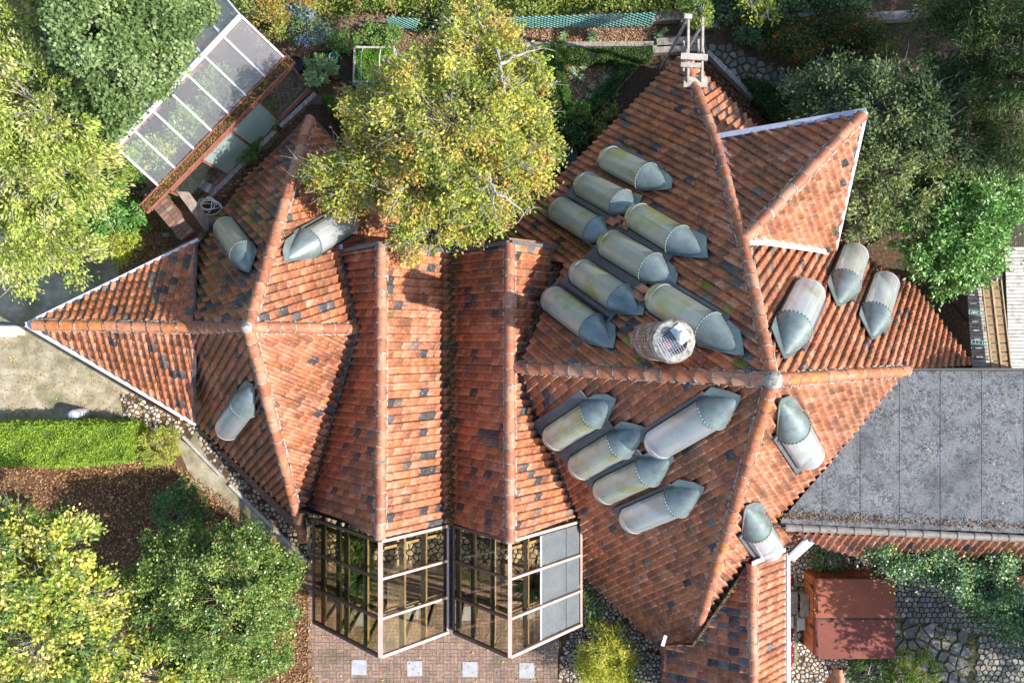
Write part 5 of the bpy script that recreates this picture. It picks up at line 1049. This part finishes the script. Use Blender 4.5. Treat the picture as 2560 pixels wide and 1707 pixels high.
tree('fern_clump', 'pale fern clump right of the ladder head at the start of the cobbled path', 'plant', [(1870, 85, .4, 26, .3), (1895, 110, .35, 18, .25)], [(.10, .18, .08), (.07, .14, .05)], .09, 900, (1870, 90), .16, tr=.015)
for x, y, r, lb in ((1410, 320, 30, 'leafy plants in the shade where the V-shaped hedge meets the roof'), (1385, 345, 24, 'dark plants beside the water barrel'), (1440, 345, 26, 'green plants along the eave below the hedge tip')):
    tree('ground_plant', lb, 'plant', [(x, y, .4, r, .35)], DG+[(.08, .15, .04)], .11, 900, (x, y), .18, tr=.015)
for x, y, lb in ((1528, 282, 'small yellowish plant at the left eave of the right wing, upper'), (1500, 318, 'small yellowish plant at the left eave of the right wing, lower')):
    tree('ground_plant', lb, 'plant', [(x, y, .3, 18, .25)], [(.14, .2, .04), (.3, .28, .04)], .08, 350, (x, y), .12, tr=.012)
pot(1405, 398, .38, .7, 'black', 'dark round water barrel between the tall tree and the right roof eave', 'dark_water')
# climber over the tiled wall at the lower right
leafpatch('climbing_ivy', 'glossy climber sprawling over the tiled wall at the lower right', [(2130, 1345), (2165, 1320), (2205, 1300), (2235, 1330), (2290, 1322), (2350, 1330), (2380, 1305), (2430, 1318), (2500, 1296), (2640, 1310), (2640, 1400), (2560, 1432), (2490, 1410), (2560, 1490), (2600, 1590), (2520, 1565), (2440, 1515), (2380, 1470), (2280, 1425), (2210, 1430), (2170, 1385)], 2.9, .6, 36000, .068, [(.09, .17, .07), (.13, .22, .09), (.06, .11, .04), (.18, .26, .07), (.04, .08, .03)], 'gloss_leaf', cat='climber', asp=.7, freq=1.7)
leafpatch('climbing_ivy', 'lower trailing shoots of the climber above the crazy paving', [(2380, 1490), (2560, 1480), (2640, 1600), (2560, 1620), (2480, 1580), (2420, 1540)], 1.2, .9, 6000, .07, [(.05, .11, .04), (.09, .15, .05), (.03, .07, .025)], 'gloss_leaf', cat='climber', asp=.7, freq=1.7)
tree('low_shrub', 'low dark shrub above the hot tub', 'shrub', [(2070, 1385, .4, 42, .35), (2060, 1400, .3, 30, .25)], [(.06, .12, .03), (.10, .18, .05)], .06, 1800, (2070, 1390), .14, tr=.02)
tree('low_shrub', 'yellow-flecked round shrub at the bottom edge right of the tub', 'shrub', [(2285, 1680, .7, 58, .6), (2270, 1720, .6, 60, .5)], [(.12, .20, .02), (.20, .28, .03), (.30, .30, .03), (.07, .12, .02)], .065, 5200, (2285, 1690), .17, tr=.03, twigs=.3)
tree('low_shrub', 'dark green low shrub left of the yellow-flecked one at the bottom edge', 'shrub', [(2180, 1685, .5, 52, .45), (2150, 1650, .45, 24, .35)], [(.04, .08, .02), (.07, .13, .03)], .065, 3200, (2180, 1690), .16, tr=.03, twigs=.3)
tree('lavender', 'tuft of silvery leaves between the two bottom left trees', 'plant', [(285, 1530, .4, 26, .3), (300, 1600, .4, 24, .3), (275, 1640, .4, 22, .3)], [(.35, .36, .33), (.28, .3, .26)], .14, 900, (285, 1540), .2, asp=.15, tr=.015)

# ================================================================ trees
tree('tall_tree', 'large yellow-green autumn tree between the two roofs at the top', 'tree',
     [(1130, 300, 5.2, 175, 2.0), (1040, 235, 4.6, 98, 1.4), (1200, 150, 5.0, 110, 1.5), (1190, 60, 4.2, 62, 1.0), (1270, 240, 4.8, 105, 1.5), (1310, 360, 4.4, 85, 1.2), (1200, 440, 4.8, 125, 1.4), (1060, 440, 4.6, 120, 1.4), (935, 420, 4.0, 95, 1.2), (860, 460, 3.9, 75, .9), (1080, 560, 4.2, 70, .9), (1030, 600, 4.3, 48, .7), (1200, 520, 4.0, 85, .9), (1290, 440, 4.2, 75, 1.0), (965, 205, 4.0, 40, .5), (960, 300, 4.3, 90, 1.2), (800, 440, 3.7, 35, .5)],
     [(.44, .41, .08), (.33, .37, .06), (.50, .40, .09), (.19, .25, .045), (.32, .36, .07), (.48, .31, .08), (.13, .18, .035), (.22, .27, .05)], .092, 78000, (1120, 330), .27, tr=.22, droop=.5, twigs=1.3, fine=2.0, shell=.55)
tree('lime_tree', 'large light yellow-green tree filling the left edge', 'tree',
     [(60, 90, 5.0, 150, 1.8), (120, 280, 5.2, 150, 1.9), (60, 430, 4.6, 150, 1.7), (190, 420, 4.4, 110, 1.4), (40, 580, 4.0, 100, 1.2), (130, 590, 3.6, 80, 1.0), (200, 640, 3.2, 50, .7), (60, 680, 3.2, 45, .6), (-40, 250, 5, 140, 1.6), (230, 300, 4.2, 80, 1.1)],
     [(.34, .40, .09), (.40, .44, .12), (.23, .30, .05), (.30, .36, .07), (.15, .20, .035), (.45, .43, .18)], .11, 62000, (40, 350), .28, tr=.22, droop=.9, twigs=.7, asp=.42, fine=.7)
tree('maple_tree', 'dense blue-green maple overhanging the upper side of the greenhouse', 'tree',
     [(300, 95, 6.0, 130, 1.9), (390, 50, 5.6, 95, 1.4), (230, 50, 5.4, 100, 1.4), (310, 220, 5.2, 88, 1.3), (270, 290, 4.6, 55, .9), (220, 190, 5.0, 95, 1.4), (390, 130, 5.0, 50, 1.0), (490, 10, 4.5, 38, .6), (345, 190, 4.6, 60, .8)],
     [(.14, .205, .07), (.18, .25, .095), (.11, .17, .05), (.23, .30, .13), (.09, .14, .045)], .08, 105000, (300, 120), .30, tr=.22, asp=.85, up=.62, droop=.3, twigs=.2)
tree('yellow_maple', 'bright yellow maple at the bottom left corner', 'tree',
     [(90, 1430, 4.6, 130, 1.4), (180, 1360, 4.2, 70, .9), (60, 1340, 4.0, 80, .9), (90, 1600, 4.6, 160, 1.5), (230, 1500, 4.0, 75, .9), (240, 1640, 4.0, 80, 1.0), (380, 1700, 3.8, 80, .8), (-20, 1500, 4.5, 120, 1.3), (470, 1690, 3.7, 50, .5)],
     [(.50, .46, .09), (.40, .40, .07), (.56, .50, .17), (.16, .24, .05), (.26, .32, .06), (.10, .17, .05)], .11, 46000, (60, 1540), .26, tr=.2, asp=.6, twigs=.8, fine=.7, droop=.5)
tree('holly_tree', 'large round green holly with red berries at the bottom left', 'tree',
     [(560, 1500, 3.4, 150, 1.6), (450, 1420, 2.9, 95, 1.1), (600, 1390, 2.9, 85, 1.1), (660, 1480, 2.8, 85, 1.1), (440, 1560, 2.8, 100, 1.2), (560, 1630, 2.8, 110, 1.2), (660, 1600, 2.6, 75, 1.0), (370, 1460, 2.6, 60, .8), (450, 1350, 2.5, 45, .7), (560, 1340, 2.4, 40, .6), (700, 1430, 2.2, 50, .8), (480, 1680, 2.6, 70, .9)],
     [(.09, .155, .03), (.13, .20, .035), (.06, .10, .018), (.17, .235, .05), (.10, .16, .04), (.22, .27, .06)], .07, 84000, (550, 1500), .24, 'gloss_leaf', 'dark_bark', tr=.16, asp=.6, twigs=.35, up=.5, berries=(230, (.45, .04, .015), .05), droop=.2)
tree('laurel_shrub', 'bright glossy green rounded shrub over the right eave', 'shrub',
     [(2400, 560, 2.8, 110, 1.3), (2470, 520, 2.6, 75, 1.0), (2420, 640, 2.4, 75, .9), (2340, 640, 2.4, 65, .9), (2360, 480, 2.6, 70, .9), (2300, 580, 2.6, 70, .9), (2370, 700, 2.1, 40, .6)],
     [(.10, .22, .04), (.14, .28, .06), (.20, .34, .10), (.07, .15, .025)], .12, 26000, (2400, 570), .25, 'gloss_leaf', tr=.12, asp=.42, twigs=.3)
tree('pale_shrub', 'paler cream-green loose shrub left of the glossy laurel', 'shrub',
     [(2200, 430, 2.9, 85, 1.0), (2180, 520, 2.7, 70, .9), (2260, 500, 2.8, 75, .9), (2150, 570, 2.6, 36, .5), (2290, 420, 2.9, 60, .8)],
     [(.26, .30, .12), (.34, .36, .17), (.20, .25, .08), (.12, .17, .05)], .10, 13000, (2220, 480), .24, tr=.1, twigs=1, fine=.8)
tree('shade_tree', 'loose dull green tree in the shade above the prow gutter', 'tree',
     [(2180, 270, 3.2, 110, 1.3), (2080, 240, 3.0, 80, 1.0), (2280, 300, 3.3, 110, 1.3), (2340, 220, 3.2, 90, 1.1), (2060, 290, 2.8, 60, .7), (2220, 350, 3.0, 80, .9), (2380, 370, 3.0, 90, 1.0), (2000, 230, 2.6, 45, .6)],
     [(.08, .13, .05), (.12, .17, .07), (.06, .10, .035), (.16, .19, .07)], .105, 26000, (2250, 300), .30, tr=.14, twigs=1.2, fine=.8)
tree('bamboo_thicket', 'dark feathery bamboo filling the top right corner', 'tree',
     [(2480, 60, 4.6, 120, 1.6), (2380, 120, 4.0, 90, 1.3), (2540, 180, 4.6, 120, 1.5), (2440, 240, 3.8, 90, 1.2), (2560, 320, 4.0, 100, 1.2), (2360, 20, 4.0, 80, 1.1)],
     [(.05, .09, .025), (.08, .12, .035), (.12, .16, .05), (.03, .055, .015)], .14, 38000, (2500, 130), .32, tr=.12, asp=.16, twigs=.4, up=.4)
tree('pale_leaf_shrub', 'shrub with large round pale leaves at the right edge below the bamboo', 'shrub', [(2530, 440, 1.8, 60, .8), (2560, 500, 1.5, 40, .5)], [(.10, .17, .08), (.14, .22, .11)], .14, 1500, (2530, 450), .28, tr=.05, asp=.9)
tree('border_shrub', 'small shrub beside the right side of the deck', 'shrub', [(2560, 660, .9, 26, .4), (2565, 740, .8, 20, .4)], GR, .09, 500, (2560, 690), .16, tr=.02)
tree('yellow_sapling', 'thin yellow-leaved sapling over the dark ivy at the top', 'tree', [(1880, 15, 2.4, 34, .4), (1920, 40, 2.2, 26, .3)], [(.34, .38, .04), (.26, .3, .03)], .09, 420, (1890, 10), .2, tr=.03, twigs=1.5)
# tall trees just outside the right edge, whose shade falls across the garden
tree('tall_shade_tree', 'tall dark tree beyond the upper right edge that shades the back garden', 'tree', [(3500, -130, 8.5, 330, 2.0), (3900, -60, 9, 380, 2.0), (4250, 40, 9.5, 380, 2.0), (3700, -420, 9, 400, 2), (4200, -300, 9, 380, 2)], [(.05, .09, .02), (.08, .13, .03)], .22, 26000, (2900, 150), .6, tr=.3, twigs=.3)
tree('tall_shade_tree', 'airy tall tree beyond the lower right edge that dapples the paving', 'tree', [(2800, 1640, 4.6, 110, 1.0), (2880, 1740, 4.6, 140, 1.0), (2740, 1780, 4.2, 110, .9), (2690, 1700, 4.4, 60, .6), (3120, 1850, 5, 140, 1.0), (3300, 1950, 5, 160, 1.0), (3400, 1820, 5.2, 140, 1.0)], [(.08, .14, .03), (.1, .17, .04)], .14, 15000, (2860, 1720), .35, tr=.12, twigs=.5)
tt = [o for o in C.objects if o.get('category') == 'tree' and o.name.startswith('tall_tree')][0]
# dead pale limbs standing out of the tall tree
for pts in ([(1240, 120, 6.2), (1252, 160, 6.6), (1256, 205, 6.7), (1264, 235, 6.5)], [(1180, 432, 5.9), (1222, 440, 6.1), (1235, 478, 6.1), (1236, 535, 5.6)], [(1236, 482, 6.1), (1270, 495, 5.9), (1310, 535, 5.2)], [(1035, 165, 5.4), (1000, 162, 5.3), (960, 180, 5.0), (930, 220, 4.6)], [(1255, 160, 6.6), (1290, 140, 6.2), (1350, 120, 5.4)], [(1020, 294, 5.6), (1045, 286, 5.8), (1060, 280, 5.8)], [(930, 200, 4.8), (910, 225, 4.4), (903, 245, 4.2)]):
    ps = []; mb = MB()
    for a, b in zip(pts, pts[1:]):
        p, q = W(*a), W(*b)
        for k in range(4): ps.append(p.lerp(q, k/4)+Vector((R.uniform(-.03, .03), R.uniform(-.03, .03), R.uniform(-.02, .02))))
    ps.append(W(*pts[-1])); mb.path(ps, .04, 6, .35)
    for k in range(6): 
        b = R.choice(ps[3:]); e = b+Vector((R.uniform(-.5, .5), R.uniform(-.5, .5), R.uniform(-.1, .2))); mb.path([b, b.lerp(e, .5)+Vector((R.uniform(-.1, .1), R.uniform(-.1, .1), .03)), e], .014, 4, .3)
    mb.build('dead_limb', 'bark', tt)

# ================================================================ fallen leaves
def scatter(name, label, poly, n, size, pal, z=.04):
    T = [W(x, y, 0) for x, y in poly]; xs = [p.x for p in T]; ys = [p.y for p in T]; X = NR.uniform(min(xs), max(xs), n*3); Y = NR.uniform(min(ys), max(ys), n*3); q = inpoly_np(X, Y, [(p.x, p.y) for p in T]); X = X[q][:n]; Y = Y[q][:n]
    o = leafmesh(name, np.stack([X, Y, z+NR.rand(len(X))*.02], 1), size, pal, 'litter_leaf', None, .75, .7); kind(o, 'stuff'); tag(o, label, 'leaves')
OL = [(.30, .15, .06), (.22, .10, .05), (.4, .22, .1), (.14, .07, .04), (.45, .3, .15)]; YL = [(.55, .42, .08), (.5, .35, .06), (.4, .22, .06)]
scatter('fallen_leaves', 'thick brown leaf litter under the trees at the lower left', [(-50, 1160), (430, 1150), (560, 1240), (770, 1420), (790, 1760), (-50, 1760)], 26000, .07, OL, .03)
scatter('fallen_leaves', 'thin scatter of yellow leaves over the pale yard', [(-50, 800), (80, 830), (480, 1060), (440, 1090), (-50, 1060)], 800, .05, YL+OL[:1], .02)
scatter('fallen_leaves', 'few yellow leaves on the brick terrace', [(775, 1500), (1395, 1500), (1395, 1760), (775, 1760)], 420, .055, YL, .04)
scatter('fallen_leaves', 'orange leaf litter between the brick wall and the left gutter', [(300, 480), (420, 480), (520, 600), (480, 610), (300, 700)], 4200, .065, OL, .03)
scatter('fallen_leaves', 'orange leaf litter on the back bank and path', [(640, 80), (1300, 60), (1640, 60), (1640, 118), (1300, 118), (1000, 125), (780, 128), (700, 300), (640, 180)], 9000, .055, OL+[(.5, .36, .26)], .03)
scatter('fallen_leaves', 'pale leaf litter over the vegetable bed', [(1405, 150), (1620, 150), (1540, 230), (1440, 300), (1420, 220)], 2200, .05, OL+[(.5, .38, .3)], .03)
P = np.array([list(W(2035+R.random()*160, 1445+R.random()*160, 1.05)) for _ in range(26)]); tag(kind(leafmesh('fallen_leaves', P, .06, YL+OL, 'litter_leaf', None, .8, .7), 'stuff'), 'few leaves lying on the red hot tub cover', 'leaves')
P = np.array([list(W(2080+R.random()*470, 945+R.random()*350, 3.80)) for _ in range(240)]); P = P[P[:, 0] > 6.9]; P = P[(P[:, 0]-5.6)*.0+P[:, 1]*1.25+P[:, 0] > 1.6+5.2]; tag(kind(leafmesh('fallen_leaves', P, .05, OL, 'litter_leaf', None, .8, .7), 'stuff'), 'scattered dry leaves on the grey felt roof', 'leaves')
scatter('fallen_leaves', 'dry leaves over the stone paving beside the tub', [(2190, 1430), (2560, 1500), (2560, 1700), (2190, 1700)], 500, .05, OL+YL, .05)
scatter('fallen_leaves', 'leaf litter beside the greenhouse kerb', [(470, 500), (740, 215), (800, 240), (700, 340), (560, 500)], 3200, .055, OL, .04)
scatter('fallen_leaves', 'leaf litter along the foot of the right roof by the cobbles', [(1725, 100), (1770, 130), (1890, 260), (1960, 330), (1900, 330), (1800, 230)], 2400, .055, OL[:4], .03)
